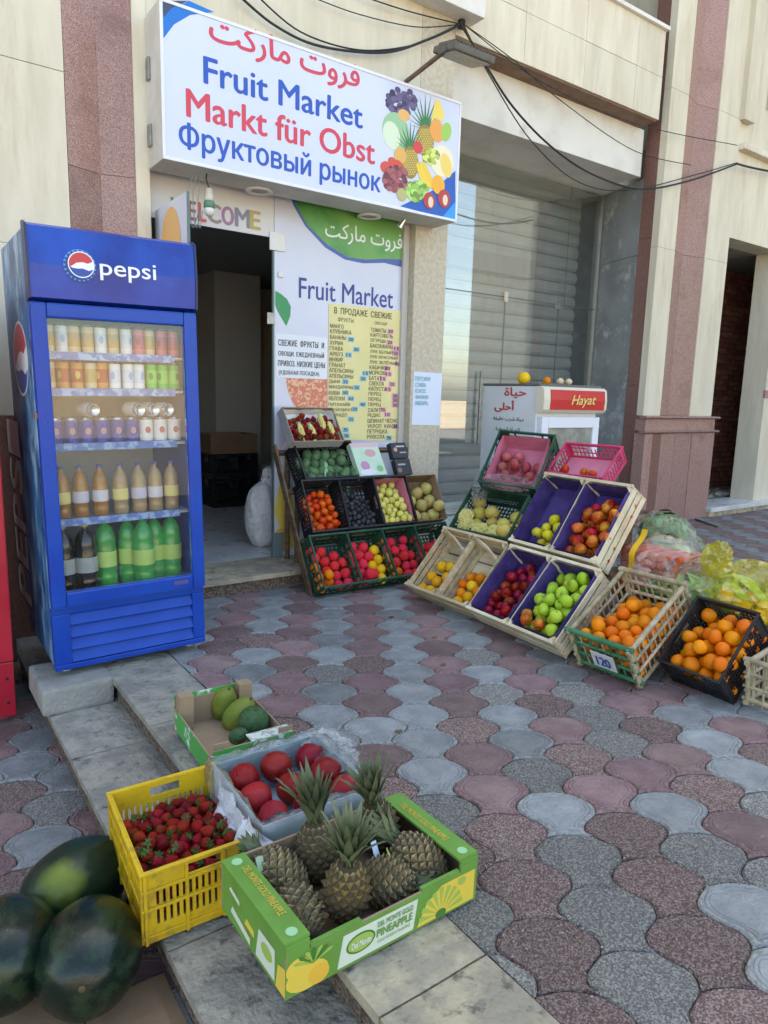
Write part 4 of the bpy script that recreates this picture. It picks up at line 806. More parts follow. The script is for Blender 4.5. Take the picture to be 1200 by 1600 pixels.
def pack(n, w, l, r, g=(0, -.3, -1), seed=1, y0=0, x0=0, z0=0, it=260, jit=.06, ymax=None, hmax=1):
    rg = np.random.default_rng(seed); rr = r*(1+jit*rg.uniform(-1, 1, n)); ly = ymax or l
    p = np.stack([rg.uniform(x0+r, w-r, n), rg.uniform(y0+r, max(ly-r, y0+r+.001), n), z0+r+rg.uniform(0, hmax*n*r**3*9/((w-x0)*(ly-y0)) + r, n)], 1)
    g = np.array(g, float); g /= np.linalg.norm(g); S = rr[:, None]+rr[None]
    for k in range(it):
        if k < it*.75: p += g*r*.06
        d = p[:, None]-p[None]; L = np.sqrt((d**2).sum(-1))+1e-9; ov = np.clip(S-L, 0, None); np.fill_diagonal(ov, 0)
        p += (d/L[..., None]*ov[..., None]).sum(1)*.28
        p[:, 0] = np.clip(p[:, 0], x0+rr, w-rr); p[:, 1] = np.clip(p[:, 1], y0+rr, l-rr); p[:, 2] = np.maximum(p[:, 2], z0+rr)
    return p, rr/r
def heap(meshes, mt, pts, sc, label, cat, group, name=None, upright=None, seed=0, labels=None):
    rg = random.Random(seed); out = []
    for i, p in enumerate(pts):
        me = rg.choice(meshes); rot = Euler((rg.uniform(-1, 1)*(3.1 if upright is None else upright), rg.uniform(-1, 1)*(3.1 if upright is None else upright), rg.uniform(0, 6.28))).to_matrix().to_4x4()
        o = ob(name or cat.replace(' ', '_'), me, None, mt @ T(*p) @ rot @ Matrix.Diagonal((float(sc[i])*rg.uniform(.95, 1.03), float(sc[i])*rg.uniform(.95, 1.03), float(sc[i])*rg.uniform(.9, 1.03), 1))); tag(o, label, cat, group); out.append(o)
    return out
red_apple = apple('red_apple', (.22, .004, .008), (.44, .07, .02), .033, rnd=.3, hue=.02, rough=.26, lo=.5, hi=.85)
mix_apple = apple('blush_apple', (.36, .022, .006), (.62, .27, .03), .036, rnd=.22, hue=.02, rough=.28, lo=.42, hi=.75)
grn_apple = apple('green_apple', (.27, .42, .022), (.40, .52, .06), .037, rnd=.14, hue=.012, rough=.28)
ylw_apple = apple('yellow_apple', (.52, .44, .015), (.62, .52, .05), .035, rnd=.14, hue=.012, rough=.3)
orange = citrus('orange', (.70, .165, .004), (.74, .22, .008), .036, rnd=.15, hue=.013)
clem = citrus('mandarin', (.66, .16, .005), (.70, .25, .012), .032, .86, rnd=.22, hue=.018)
grapef = citrus('yellow_orange', (.74, .36, .010), (.76, .42, .02), .039, .97, rnd=.12, hue=.012)
tomato = apple('tomato', (.60, .05, .006), (.64, .095, .008), .029, rnd=.18, hue=.012, rough=.2)
guava = citrus('guava', (.58, .52, .10), (.66, .60, .17), .026, 1.12, .03, rnd=.12)
fig = citrus('fig', (.035, .03, .045), (.06, .065, .05), .02, .95, .08, rnd=.4)
melon = citrus('sweet_melon', (.42, .37, .11), (.56, .40, .13), .048, 1.0, rnd=.2, hue=.02)
melon2 = citrus('yellow_melon', (.56, .40, .08), (.50, .42, .10), .05, 1.0, rnd=.2, hue=.02)
pom = pomeg('pomegranate', (.17, .003, .008), (.30, .02, .016), .052, rnd=.18, hue=.006, scale=7, lo=.4, hi=.7, dirt=(.34, .08, .05), dscale=26)
pomd = pomeg('dark_pomegranate', (.33, .035, .05), (.48, .14, .12), .04, rnd=.2, hue=.012, scale=9)
straw = berry(.019)
netm = M('red_net', (.82, .008, .05), .4, (.84, .05, .06), 150, .35, .6, bump=1, bscale=230, world=False, rnd=.1, hue=.006, spec=.2)
netfruit = [ball(.036, .034, .05, .05, 0, lump=.10, seed=s).mesh('netted_fruit', [netm]) for s in range(3)]
# ================================================================ crates
pale = M('pale_wood', (.60, .49, .31), .75, (.44, .33, .19), 3, stretch=(9, 1, 9), bump=.35, bscale=60, rnd=.16, dirt=(.34, .25, .14), dscale=7, dlo=.58, dhi=.8)
pale_w = M('white_wood', (.68, .59, .42), .75, (.56, .46, .30), 3, stretch=(2, 2, 2), bump=.35, bscale=60, rnd=.14, dirt=(.4, .33, .22), dscale=6, dlo=.58, dhi=.8)
purple = M('purple_paper', (.045, .026, .14), .75, (.075, .048, .20), 9, bump=.5, bscale=40, rnd=.15)
def tray_sheet(w, l, h, inset, mat, parent, name='paper_liner', seed=0, amp=.006, floor=.012, wav=.012):
    mb = MB(); k = 9
    def strip(f, flip):
        V = []; 
        for i in range(k+1):
            for j in range(k+1):
                p = Vector(f(i/k, j/k)); V.append(p+Vector((noise.noise(p*19+Vector((seed, 0, 0))), noise.noise(p*19+Vector((0, seed, 5))), noise.noise(p*19+Vector((9, 0, seed)))))*amp)
        F = [(i*(k+1)+j, (i+1)*(k+1)+j, (i+1)*(k+1)+j+1, i*(k+1)+j+1) for i in range(k) for j in range(k)]
        mb.add(V, [q[::-1] for q in F] if flip else F, 0, True)
    a = inset; e = lambda s, t: h+wav*noise.noise(Vector((s*4+t*3+seed, seed, 0)))
    strip(lambda s, t: (a+(w-2*a)*s, a+(l-2*a)*t, floor), False)
    strip(lambda s, t: (a, a+(l-2*a)*s, floor+(e(s, 1)-floor)*t), False); strip(lambda s, t: (w-a, a+(l-2*a)*s, floor+(e(s, 2)-floor)*t), True)
    strip(lambda s, t: (a+(w-2*a)*s, a, floor+(e(s, 3)-floor)*t), True); strip(lambda s, t: (a+(w-2*a)*s, l-a, floor+(e(s, 4)-floor)*t), False)
    return mb.build(name, mat, parent)
def wood_crate(fr_, w, l, d, label, liner=None, brace=False, seed=0, sides=3, mat=None):
    rg = random.Random(seed); m = mat or pale; e = empty('wooden_crate', label, 'crate', fr_, 'wooden crates of the right-hand display')
    g = .003; hs = (d-.012)/sides
    for x0, x1 in ((g, g+.008), (w-g-.008, w-g)):
        for k in range(sides): bx('slat', (x0, g, .008+k*hs+rg.uniform(0, .003)), (x1, l-g, .008+(k+1)*hs-.011+rg.uniform(-.002, .002)), m, e, .001)
    for y0, y1 in ((g-.009, g-.001), (l-g+.001, l-g+.009)):
        for k in range(2): bx('end_slat', (g, y0, .006+k*d*.5), (w-g, y1, .006+(k+1)*d*.5-.012), m, e, .001)
    for x, y, sx, sy in ((g+.0085, g, 1, 1), (w-g-.0085, g, -1, 1), (g+.0085, l-g, 1, -1), (w-g-.0085, l-g, -1, -1)):
        pts = [(x, y), (x+.03*sx, y), (x, y+.03*sy)]; MB().poly(pts if sx*sy > 0 else pts[::-1], .004, d+.004).build('corner_post', m, e)
    for k in range(5): bx('floor_slat', (g+.009, .012+k*(l-.02)/5, .001), (w-g-.009, .012+(k+.86)*(l-.02)/5, .007), m, e)
    if brace: 
        MB().tube([(w*.1, l-.012, d-.01), (w*.55, l-.06, d-.004), (w*.97, l-.12, d-.006)], .012, 4).build('brace', m, e)
    bx('rim_rail', (g-.001, -.012, d-.010), (w-g+.001, .006, d+.006), m, e, .002); bx('rim_rail', (g-.001, l-.006, d-.010), (w-g+.001, l+.012, d+.006), m, e, .002)
    if liner: tray_sheet(w, l, d+.002, .018, liner, e, seed=seed)
    return e
def plastic_crate(fr_, w, l, d, label, mat, liner=None, cell=.024, bar=.008, group='plastic crates', name='plastic_crate', rim=.014, handle=True, solid=.25):
    e = empty(name, label, 'crate', fr_, group); th = .006
    def wall(L, M_):
        nx = max(3, int(L/cell)); ny = max(2, int((d-.03)/cell)); xs = []; ys = []
        for i in range(nx): xs += [i*L/nx, i*L/nx+bar]
        xs += [L-bar, L]; xs = sorted(set(round(q, 5) for q in xs)); h0 = d*.16
        for j in range(ny): ys += [h0+j*(d-h0)/ny, h0+j*(d-h0)/ny+bar]
        ys = [0]+ys+[d-.012, d]; ys = sorted(set(round(q, 5) for q in ys))
        def hole(x, y):
            if y < h0 or y > d-.012 or x < L*.08 or x > L*.92: return False
            if handle and abs(x-L/2) < L*.16 and y > d*.68: return y < d*.9
            i = (x % (L/nx)); j = ((y-h0) % ((d-h0)/ny)); return i > bar and j > bar
        return holed(xs, ys, hole, th).build('wall', mat, e, M_)
    wall(w, cols((0, th, 0), (1, 0, 0), (0, 0, 1), (0, -1, 0))); wall(w, cols((0, l, 0), (1, 0, 0), (0, 0, 1), (0, -1, 0)))
    wall(l-2*th-.002, cols((0, th+.001, 0), (0, 1, 0), (0, 0, 1), (1, 0, 0))); wall(l-2*th-.002, cols((w-th, th+.001, 0), (0, 1, 0), (0, 0, 1), (1, 0, 0)))
    for a, b in (((-rim*.6, -rim*.6), (w+rim*.6, rim*.3)), ((-rim*.6, l-rim*.3), (w+rim*.6, l+rim*.6)), ((-rim*.6, rim*.31), (rim*.3, l-rim*.31)), ((w-rim*.3, rim*.31), (w+rim*.6, l-rim*.31))):
        bx('rim', (a[0], a[1], d-.004), (b[0], b[1], d+.006), mat, e, .002)
    for x in (-.004, w-.008):
        for y in (-.004, l-.008): bx('corner_rib', (x, y, 0), (x+.012, y+.012, d-.005), mat, e, .002)
    xs = []; ys = []; c2 = .03
    for i in range(int((w-2*th)/c2)+1): xs += [i*c2, i*c2+.01]
    for i in range(int((l-2*th)/c2)+1): ys += [i*c2, i*c2+.01]
    xs = sorted(set(min(q, w-2*th-.002) for q in xs)); ys = sorted(set(min(q, l-2*th-.002) for q in ys))
    holed(xs, ys, lambda x, y: x % c2 > .01 and y % c2 > .01, .005).build('base_grid', mat, e, T(th+.001, th+.001, .001))
    if liner: tray_sheet(w, l, d*.97, .014, liner, e, amp=.004)
    return e
def carton(fr_, w, l, d, label, mats, name='cardboard_box', cut=None, group=None, th=.005, notch=0):
    """open tray of corrugated board: outside / inside faces differ"""
    e = empty(name, label, 'box', fr_, group); out, ins = mats
    def wall(nm, a, b, outface):
        mb = MB().box(a, b); mb.m[{'-y': 2, '+x': 3, '+y': 4, '-x': 5}[outface]] = 1; return mb.build(nm, [ins, out], e)
    wall('wall', (0, 0, 0), (w, th, d), '-y'); wall('wall', (0, l-th, 0), (w, l, d), '+y')
    wall('wall', (0, th+.0005, 0), (th, l-th-.0005, d*(1-notch)), '-x'); wall('wall', (w-th, th+.0005, 0), (w, l-th-.0005, d*(1-notch)), '+x')
    bx('bottom', (th, th, .001), (w-th, l-th, .006), ins, e); return e
black_p = M('black_plastic', (.008, .008, .009), .5, (.018, .018, .019), 9, bump=.1, rnd=.15)
green_p = M('green_plastic', (.010, .05, .026), .5, (.018, .075, .04), 9, bump=.1, rnd=.15)
pink_p = M('pink_plastic', (.58, .05, .14), .4, (.5, .04, .12), 9, bump=.1); yellow_p = M('yellow_plastic', (.66, .43, .02), .42, (.55, .34, .02), 6, bump=.15, dirt=(.30, .2, .04), dscale=11, dlo=.5, dhi=.68)
kraft = M('kraft_board', (.30, .19, .11), .85, (.25, .155, .09), 5, bump=.2, bscale=40); kraft_in = M('kraft_inside', (.34, .24, .15), .85, (.28, .19, .12), 4)
pinkliner = M('pink_foam', (.62, .20, .28), .6, (.55, .16, .24), 6)
# ---------------------------------------------------------------- right-hand display of wooden crates
NA = crate_frame
def at(p, yaw, tilt, roll, d, i, w): return NA(p, yaw, tilt, roll, d) @ T(i*w, 0, 0)
A = dict(p=(2.727, 3.544, .112), yaw=-89.5, tilt=48, roll=0, d=.16); wa, la = .300, .463
Bf = dict(p=(2.72, 2.934, .116), yaw=-93, tilt=47, roll=0, d=.16); wb, lb_ = .348, .46
Cf = dict(p=(3.07, 2.961, .484), yaw=-93, tilt=56, roll=0, d=.155); wc, lc = .335, .47
def fill(frm, w, l, meshes, n, r, label, cat, group, seed, name=None, g=(0, -.45, -1), **k):
    p, s = pack(n, w, l, r, g, seed, **k); return heap(meshes, frm, p, s, label, cat, group, name, seed=seed)
m0 = at(i=0, w=wa, **A); wood_crate(m0, wa, la, .16, 'slatted wooden crate with a few yellow oranges, leftmost of the front row', brace=True, seed=1)
fill(m0, wa, la, grapef, 9, .039, 'yellow orange in the leftmost slatted wooden crate', 'orange', 'yellow oranges in slatted crate', 1, x0=.012, y0=.0, z0=.008)
m0 = at(i=1, w=wa, **A); wood_crate(m0, wa, la, .16, 'slatted wooden crate of mixed oranges, second from the left in the front row', brace=True, seed=2)
p, s = pack(13, wa, la, .036, (0, -.45, -1), 2, x0=.012, z0=.008)
heap(grapef[:2], m0, p[:4], s[:4], 'pale orange in the second slatted wooden crate', 'orange', 'oranges in second slatted crate', seed=3); heap(orange, m0, p[4:], s[4:], 'deep orange in the second slatted wooden crate', 'orange', 'oranges in second slatted crate', seed=4)
m0 = at(i=0, w=wb, **Bf); wood_crate(m0, wb, lb_, .16, 'purple-lined wooden crate of dark red apples in the front row', purple, seed=3, mat=pale_w)
fill(m0, wb, lb_, red_apple, 34, .033, 'dark red apple in the front purple-lined crate', 'apple', 'dark red apples', 5, x0=.02, y0=.02, z0=.02, g=(.1, -.3, -1))
m0 = at(i=1, w=wb, **Bf); wood_crate(m0, wb, lb_, .16, 'purple-lined wooden crate of green apples beside the cane crate', purple, seed=4, mat=pale_w)
p, s = pack(48, wb-.02, lb_-.02, .037, (.15, -.2, -1), 6, x0=.02, y0=.02, z0=.02); ii = np.argsort(p[:, 1]+.4*p[:, 0]-p[:, 2])
heap(mix_apple, m0, p[ii[:3]], s[ii[:3]]*.9, 'red apple lying among the green apples', 'apple', 'red apples among green ones', seed=5); heap(grn_apple, m0, p[ii[3:]], s[ii[3:]], 'green apple in the wooden crate beside the cane crate', 'apple', 'green apples', seed=6)
m0 = at(i=0, w=wc, **Cf); wood_crate(m0, wc, lc, .155, 'purple-lined wooden crate with few yellow apples in the upper row', purple, seed=5, mat=pale_w)
fill(m0, wc, lc, ylw_apple, 12, .035, 'yellow-green apple in the upper half-empty crate', 'apple', 'yellow apples', 8, x0=.10, y0=.02, z0=.02, g=(.12, -.25, -1), ymax=.36)
m0 = at(i=1, w=wc, **Cf); wood_crate(m0, wc, lc, .155, 'purple-lined wooden crate of blushed apples in the upper row', purple, seed=6, mat=pale_w)
fill(m0, wc, lc-.03, mix_apple, 34, .036, 'red and yellow blushed apple in the upper right crate', 'apple', 'blushed apples', 9, x0=.02, y0=.02, z0=.02, g=(.25, -.2, -1), ymax=.42)
# timber rack under the right-hand display
rk = empty('wooden_rack', 'rough timber rack carrying the tilted fruit crates on the right', 'rack')
def beam(name, a, b, s, parent, mat=wood_dark): return MB().tube([a, b], s*.7071, 4).build(name, mat, parent)
for y in (2.94, 2.36): beam('leg', (3.40, y, .0), (3.40, y, .66), .045, rk); beam('prop', (3.12, y, 0), (3.12, y, .2), .045, rk)
for x, z in ((3.215, .36), (3.40, .66)): beam('rail', (x, 3.0, z), (x, 2.32, z), .035, rk)
for y in (3.75, 3.16): beam('leg', (4.0, y, 0), (4.0, y, .72), .045, rk)
bx('shelf_board', (3.72, 2.7, .60), (4.1, 3.85, .62), wood_dark, rk)
# crates on the rack behind
m0 = NA((3.235, 3.70, .415), -83, 50, 0, .19); plastic_crate(m0, .50, .35, .19, 'green plastic crate of yellow melons wrapped in yellow paper', green_p)
p, s = pack(13, .5, .35, .05, (0, -.3, -1), 12, z0=.05); heap(melon2, m0, p, s, 'yellow-green melon in the crate with yellow paper', 'melon', 'melons with yellow paper', seed=12)
def crumple(name, c, rx, ry, rz, mat, label, cat, mt=None, seed=0, sub=4, amp=.25, freq=2.2, parent=None, group=None, flat=None):
    bm = bmesh.new(); bmesh.ops.create_icosphere(bm, subdivisions=sub, radius=1); V = []
    for q in bm.verts:
        d = q.co.normalized(); n1 = 1-2*abs(noise.noise(d*freq+Vector((seed, 0, 0)))); n2 = 1-2*abs(noise.noise(d*freq*2.7+Vector((0, seed, 0)))); n3 = 1-2*abs(noise.noise(d*freq*6+Vector((0, 0, seed)))) if sub > 4 else .5; s = 1+amp*(n1-.5)+amp*.45*(n2-.5)+amp*.22*(n3-.5)
        v = Vector((d.x*rx*s, d.y*ry*s, d.z*rz*s)); 
        if flat is not None: v.z = max(v.z, flat)
        V.append(v)
    mb = MB(); bm.verts.index_update(); mb.add(V, [[q.index for q in f.verts] for f in bm.faces], 0, False); bm.free()
    o = mb.build(name, mat, parent, (mt or Matrix()) @ T(*c)); 
    if not parent: tag(o, label, cat, group)
    return o
ypaper = M('yellow_tissue', (.60, .50, .13), .7, (.66, .58, .22), 20, bump=.3)
for k, (x, y) in enumerate(((.10, .06), (.24, .04), (.37, .05), (.05, .13))): crumple('tissue_paper', (x, y, .165), .065, .045, .02, ypaper, 'crumpled yellow tissue paper around the melons', 'paper', m0, k*3.1, 4, .5, 2.6, group='tissue around the melons')
m0 = NA((3.36, 3.56, .755), -70, 48, -3, .19); plastic_crate(m0, .41, .46, .19, 'green plastic crate of pomegranates lined with pink foam', green_p, cell=.05, bar=.014)
tray_sheet(.41, .46, .19, .03, pinkliner, bpy.data.objects[[o.name for o in COL.objects if o.name.startswith('plastic_crate')][-1]], 'foam_liner', amp=.006, floor=.03)
fill(m0, .38, .44, pomd, 14, .044, 'dark pomegranate in the pink-lined green crate', 'pomegranate', 'pomegranates in green crate', 14, z0=.035, x0=.03, y0=.03, g=(-.2, -.4, -1))
clear = film('cling_film', (.85, .88, .9), .02, .03, .15, bump=.9, bscale=45)
crumple('plastic_wrap', (.20, .03, .17), .2, .06, .035, clear, 'clear crinkled plastic along the low edge of the pink-lined pomegranate crate', 'plastic sheet', m0, 4, 4, .3, 2.2); crumple('plastic_wrap', (-.01, .05, .10), .05, .14, .08, clear, 'clear crinkled plastic bunched at left of the green pomegranate crate', 'plastic sheet', m0, 8, 4, .5, 2.5)
m0 = NA((3.72, 3.27, .835), -80, 38, 0, .135); plastic_crate(m0, .42, .31, .135, 'bright pink plastic crate nearly empty behind the upper crates', pink_p, cell=.03, bar=.007)
bx('floor_sheet', (.01, .01, .012), (.41, .30, .016), pinkliner, bpy.data.objects[[o.name for o in COL.objects if o.name.startswith('plastic_crate')][-1]])
for k, (x, y) in enumerate(((.05, .14), (.20, .13), (.27, .115))): heap(tomato, m0, [(x, y, .046)], [1], ('orange-red tomato at the left of the pink crate', 'orange-red tomato mid pink crate', 'orange-red tomato right of the others in the pink crate')[k], 'tomato', 'tomatoes in the pink crate', seed=k)
# ---------------------------------------------------------------- left stand
G4 = dict(p=(2.235, 3.748, .098), yaw=-1, tilt=54, roll=0, d=.157); w4, l4 = .286, .365
names4 = ('leftmost', 'second', 'third', 'rightmost')
for i in range(4):
    m0 = at(i=i, w=w4+.003, **G4); plastic_crate(m0, w4, l4, .157, 'dark green plastic crate of net-bagged oranges, %s of the bottom row' % names4[i], green_p, cell=.045, bar=.012, group='bottom row of the left stand')
    p, s = pack(17, w4, l4, .037, (0, -.25, -1), 20+i, z0=.008); o_ = np.argsort(p[:, 0]*[1, -1, 1, -1][i]+.3*p[:, 1]); edge = o_[:5]; rest = o_[5:]
    heap(netfruit, m0, p[rest], s[rest]*1.03, 'fruit in pink-red netting in the %s bottom crate' % names4[i], 'fruit', 'netted fruit in %s crate' % names4[i], 'netted_fruit', seed=i); heap(grapef if i % 2 else orange, m0, p[edge], s[edge]*(1 if i % 2 else 1.02), 'loose orange beside the netted fruit in the %s bottom crate' % names4[i], 'orange', 'loose oranges in %s crate' % names4[i], seed=i)
T3 = dict(p=(2.29, 4.0, .415), yaw=-1, tilt=62, roll=0, d=.15); w3, l3 = .288, .364
for i, (m_, lab) in enumerate(((black_p, 'black plastic crate of tomatoes on the left stand'), (black_p, 'black plastic crate of dark figs between tomatoes and guavas'), (black_p, 'black plastic crate of pale guavas with pink lining'))):
    m0 = at(i=i, w=w3+.003, **T3); e_ = plastic_crate(m0, w3, l3, .15, lab, m_, group='middle row of the left stand')
    if i == 0: fill(m0, w3-.03, l3, tomato, 46, .028, 'tomato in the black crate on the left stand', 'tomato', 'tomatoes', 31, z0=.008, ymax=.28, g=(0, -.2, -1))
    if i == 1: fill(m0, w3, l3, fig, 75, .0205, 'dark fig in the middle black crate', 'fig', 'figs', 32, z0=.008, ymax=.27, g=(0, -.2, -1))
    if i == 2:
        tray_sheet(w3, l3, .145, .014, pinkliner, e_, 'paper_liner', amp=.004); fill(m0, w3-.02, l3, guava, 58, .027, 'pale yellow guava in the pink-lined black crate', 'guava', 'guavas', 33, z0=.012, x0=.012, y0=.01, ymax=.30, g=(0, -.2, -1))
m0 = at(i=3, w=w3+.004, **T3); carton(m0, .285, l3, .15, 'brown cardboard box of melons at the right of the left stand', (kraft, kraft), group='boxes on left stand')
fill(m0, .28, l3-.02, melon, 9, .05, 'small melon in the brown cardboard box', 'melon', 'melons in the cardboard box', 34, z0=.008, g=(0, -.25, -1))
m0 = NA((2.344, 4.2, .748), 4, 55, 0, .15); plastic_crate(m0, .49, .285, .15, 'black plastic crate of avocados below the strawberry box', black_p)
avo = [MB().lathe([(0, -.052), (.022, -.046), (.036, -.02), (.036, .006), (.026, .034), (.012, .05), (0, .053)], 14).mesh('avocado', [fm_('avocado', (.055, .12, .05), (.10, .18, .08), .4, 40, rnd=.3, bump=.3, bscale=120)])]
p, s = pack(26, .49, .285, .037, (0, -.3, -1), 41, z0=.01); heap(avo, m0, p, s, 'dark green avocado in the black crate', 'avocado', 'avocados', seed=41)
for k, x in enumerate((.15, .27, .38)): MB().box((x, .04, .12), (x+.035, .24, .135), bev=.006).build('sleeve', M('green_sleeve', (.22, .40, .24), .4), None, m0 @ Euler((0, .3, -.35)).to_matrix().to_4x4() ).__setitem__('label', ('pale green plastic strip at left among the avocados', 'pale green plastic strip in the middle of the avocados', 'pale green plastic strip at right among the avocados')[k])
for o in COL.objects:
    if o.name.startswith('sleeve'): o['category'] = 'plastic strip'; o['group'] = 'strips among the avocados'
m0 = NA((2.30, 4.30, .995), 3, 55, 0, .085); bs = carton(m0, .43, .285, .085, 'shallow white cardboard box of strawberries on top of the left stand', (M('grey_board', (.40, .38, .38), .7), kraft_in), th=.006)
tray_sheet(.43, .285, .075, .014, M('white_tissue', (.66, .66, .64), .7), bs, 'tissue', amp=.012, floor=.012, wav=.03)
p, s = pack(52, .42, .27, .024, (0, -.35, -1), 51, z0=.02, x0=.015, y0=.012); heap(berry(.022), m0, p, s, 'strawberry in the shallow white box', 'strawberry', 'strawberries on the left stand', seed=51)
for k, (x, y) in enumerate(((.10, .09), (.19, .08), (.30, .17), (.36, .10))): crumple('tissue_paper', (x, y, .07), .022, .07, .02, ypaper, 'yellow tissue strip among the strawberries on the stand', 'paper', m0, k*2.2+40, 3, .3, 2, group='tissue among strawberries')
def closed_box(px, Y, yaw, tilt, w, l, d, label, mat, prints):
    q = pY(px[0], px[1], Y); e = empty('closed_carton', label, 'box', NA(q, yaw, tilt, 0, 0) @ T(0, 0, -d)); bx('carton_body', (0, 0, 0), (w, l, d), mat, e, .003)
    mb = MB(); ms = []
    for k, (x, y, rx, ry, c, n) in enumerate(prints): 
        mm = M('box_print_%s_%d' % (label[:8].replace(' ', '_'), k), c, .4); ms.append(mm)
        if n == 4: x0, x1 = max(.02, x-rx*.7), min(.98, x+rx*.7); mb.flat([(w*x0, l*(y-ry*.7)), (w*x1, l*(y-ry*.7)), (w*x1, l*(y+ry*.7)), (w*x0, l*(y+ry*.7))], .0006+k*.0004, k)
        else: mb.disc(w*x, l*y, w*rx, l*ry, .0006+k*.0004, k, n)
    mb.build('print', ms, e, T(0, 0, d))
closed_box((563, 744), 4.21, 3, 58, .255, .27, .05, 'pale green printed fruit carton leaning beside the avocados', M('mint_card', (.42, .58, .42), .5, (.5, .62, .48), 9), [(.5, .93, .68, .09, (.62, .40, .42), 4), (.3, .3, .16, .14, (.45, .22, .36), 16), (.62, .68, .2, .12, (.55, .30, .30), 16), (.34, .1, .3, .09, (.62, .62, .66), 14), (.8, .2, .12, .1, (.2, .42, .18), 10)])
closed_box((622, 742), 4.23, 3, 66, .15, .125, .05, 'lower of two small black cartons beside the pillar', M('black_card', (.03, .03, .035), .35), [(.4, .65, .35, .07, (.35, .36, .4), 4), (.2, .3, .14, .16, (.25, .14, .1), 12)])
closed_box((615, 716), 4.29, 3, 66, .15, .125, .05, 'upper of two small black cartons beside the pillar', M('black_card', (.03, .03, .035), .35), [(.6, .75, .4, .07, (.45, .42, .4), 4), (.25, .55, .12, .14, (.5, .3, .2), 12), (.7, .35, .3, .05, (.4, .4, .42), 4)])
st = empty('display_stand', 'stepped dark timber stand for the fruit crates left of the pillar', 'stand')
for x in (2.36, 2.82, 3.42):
    beam('leg', (x, 4.13, 0), (x, 4.13, .30), .03, st); beam('mid_post', (x, 4.36, .116), (x, 4.36, .62), .03, st); beam('back_post', (x, 4.51, .116), (x, 4.51, .90), .03, st)
for y, z in ((4.155, .315), (4.36, .635), (4.51, .90)): beam('ledger', (2.25, y, z), (3.44, y, z), .03, st)
MB().poly([(3.90, 0), (3.96, 0), (4.49, .94), (4.44, .97)], 2.222, 2.236, mat=cols((0, 0, 0), (0, 1, 0), (0, 0, 1), (1, 0, 0))).build('side_board', wood_dark, st)
# ---------------------------------------------------------------- cane crates and black orange crate at right
cane = M('cane', (.46, .38, .25), .75, (.32, .25, .15), 5, bump=.4, bscale=60, rnd=.22, world=True, stretch=(4, 4, 4)); cane_g = M('green_cane', (.03, .13, .06), .7, (.05, .18, .09), 6, bump=.4, rnd=.2)
def cane_crate(fr_, w, l, d, label, paint=True, tagp=True):
    e = empty('cane_crate', label, 'crate', fr_, 'palm cane crates'); gm = cane_g if paint else cane
    def rod(nm, a, b, r, m): MB().tube([a, b], r, 6).build(nm, m, e)
    for z, r in ((.012, .012), (d*.36, .009), (d*.68, .009), (d, .014)):
        for x in (0, w): rod('rail', (x, -.02, z), (x, l+.02, z), r, cane)
        for y in (0, l): rod('rail', (-.02, y, z+.011), (w+.02, y, z+.011), r, gm if y == 0 else cane)
    n = 11
    for i in range(n+1):
        for x in (0, w): y = .02+(l-.04)*i/n; rod('stick', (x, y, 0), (x, y+random.uniform(-.01, .01), d+.004), .0055, cane)
    for i in range(8):
        for y in (0, l): x = .025+(w-.05)*i/7; rod('stick', (x, y, 0), (x+random.uniform(-.01, .01), y, d+.006), .0055, gm if y == 0 and i % 3 != 1 else cane)
    for i in range(10): y = .01+(l-.02)*i/9; rod('floor_stick', (0, y, .004), (w, y, .004), .007, cane)
    for x in (0, w):
        for y in (0, l): rod('corner_post', (x, y, -.004), (x, y, d+.02), .013, cane)
    if tagp:
        t = MB().box((w*.34, -.022, d*.28), (w*.72, -.019, d*.72)).build('price_tag', M('tag_paper', (.6, .62, .62), .6), e); text('120', e, cols((w*.42, -.0235, d*.36), (1, 0, .0), (0, 0, 1), (0, -1, 0)), w*.22, d*.26, M('tag_ink', (.05, .10, .32), .5), 'lettering', .05)
    return e
m0 = NA((2.682, 2.143, .205), -88, 31, 0, .225); cane_crate(m0, .338, .486, .225, 'green-painted palm cane crate of oranges with a paper tag')
p, s = pack(82, .338, .486, .034, (.1, -.3, -1), 61, z0=.012, x0=.012, y0=.012); heap(orange, m0, p, s*.95, 'orange in the palm cane crate', 'orange', 'oranges in the cane crate', seed=61)
m0 = NA((2.889, 1.775, .135), -92, 46, 0, .205); plastic_crate(m0, .295, .375, .205, 'black plastic crate of oranges at the right end of the display', black_p, cell=.02, bar=.006)
p, s = pack(52, .30, .375, .037, (.15, -.12, -1), 62, z0=.01, x0=.01, y0=.01); heap(orange, m0, p, s, 'orange in the black crate at the right end', 'orange', 'oranges in the black crate', seed=62)
m0 = NA((3.02, 1.43, .215), -90, 8, 0, .2); cane_crate(m0, .34, .45, .2, 'palm cane crate cut off at the right edge', False, False)
# table and bags behind
tb = empty('low_table', 'low wooden table under the bags of vegetables', 'table')
for k in range(5): bx('board', (3.30+k*.19, 1.25, .245), (3.485+k*.19, 2.72, .268), wood_dark, tb, .003)
for x in (3.34, 4.18):
    for y in (1.32, 2.62): beam('leg', (x, y, 0), (x, y, .245), .05, tb)
film_b = film('bag_film', (.85, .86, .88), .10, .05, .1, bump=.15, bscale=20, top=.8); film_y = film('yellow_bag_film', (.66, .60, .10), .20, .05, .1, bump=.15, bscale=20, tint=(.97, .93, .5), top=.7); film_g = film('green_bag_film', (.70, .74, .50), .06, .05, .1, bump=.15, bscale=20, top=.8)
leafm = M('leaf_green', (.22, .36, .07), .55, (.36, .48, .14), 14, rnd=.2, world=False, bump=.4, bscale=60); leafd_ = M('leaf_dark', (.06, .19, .04), .5, (.14, .28, .06), 12, rnd=.2, world=False, bump=.4)
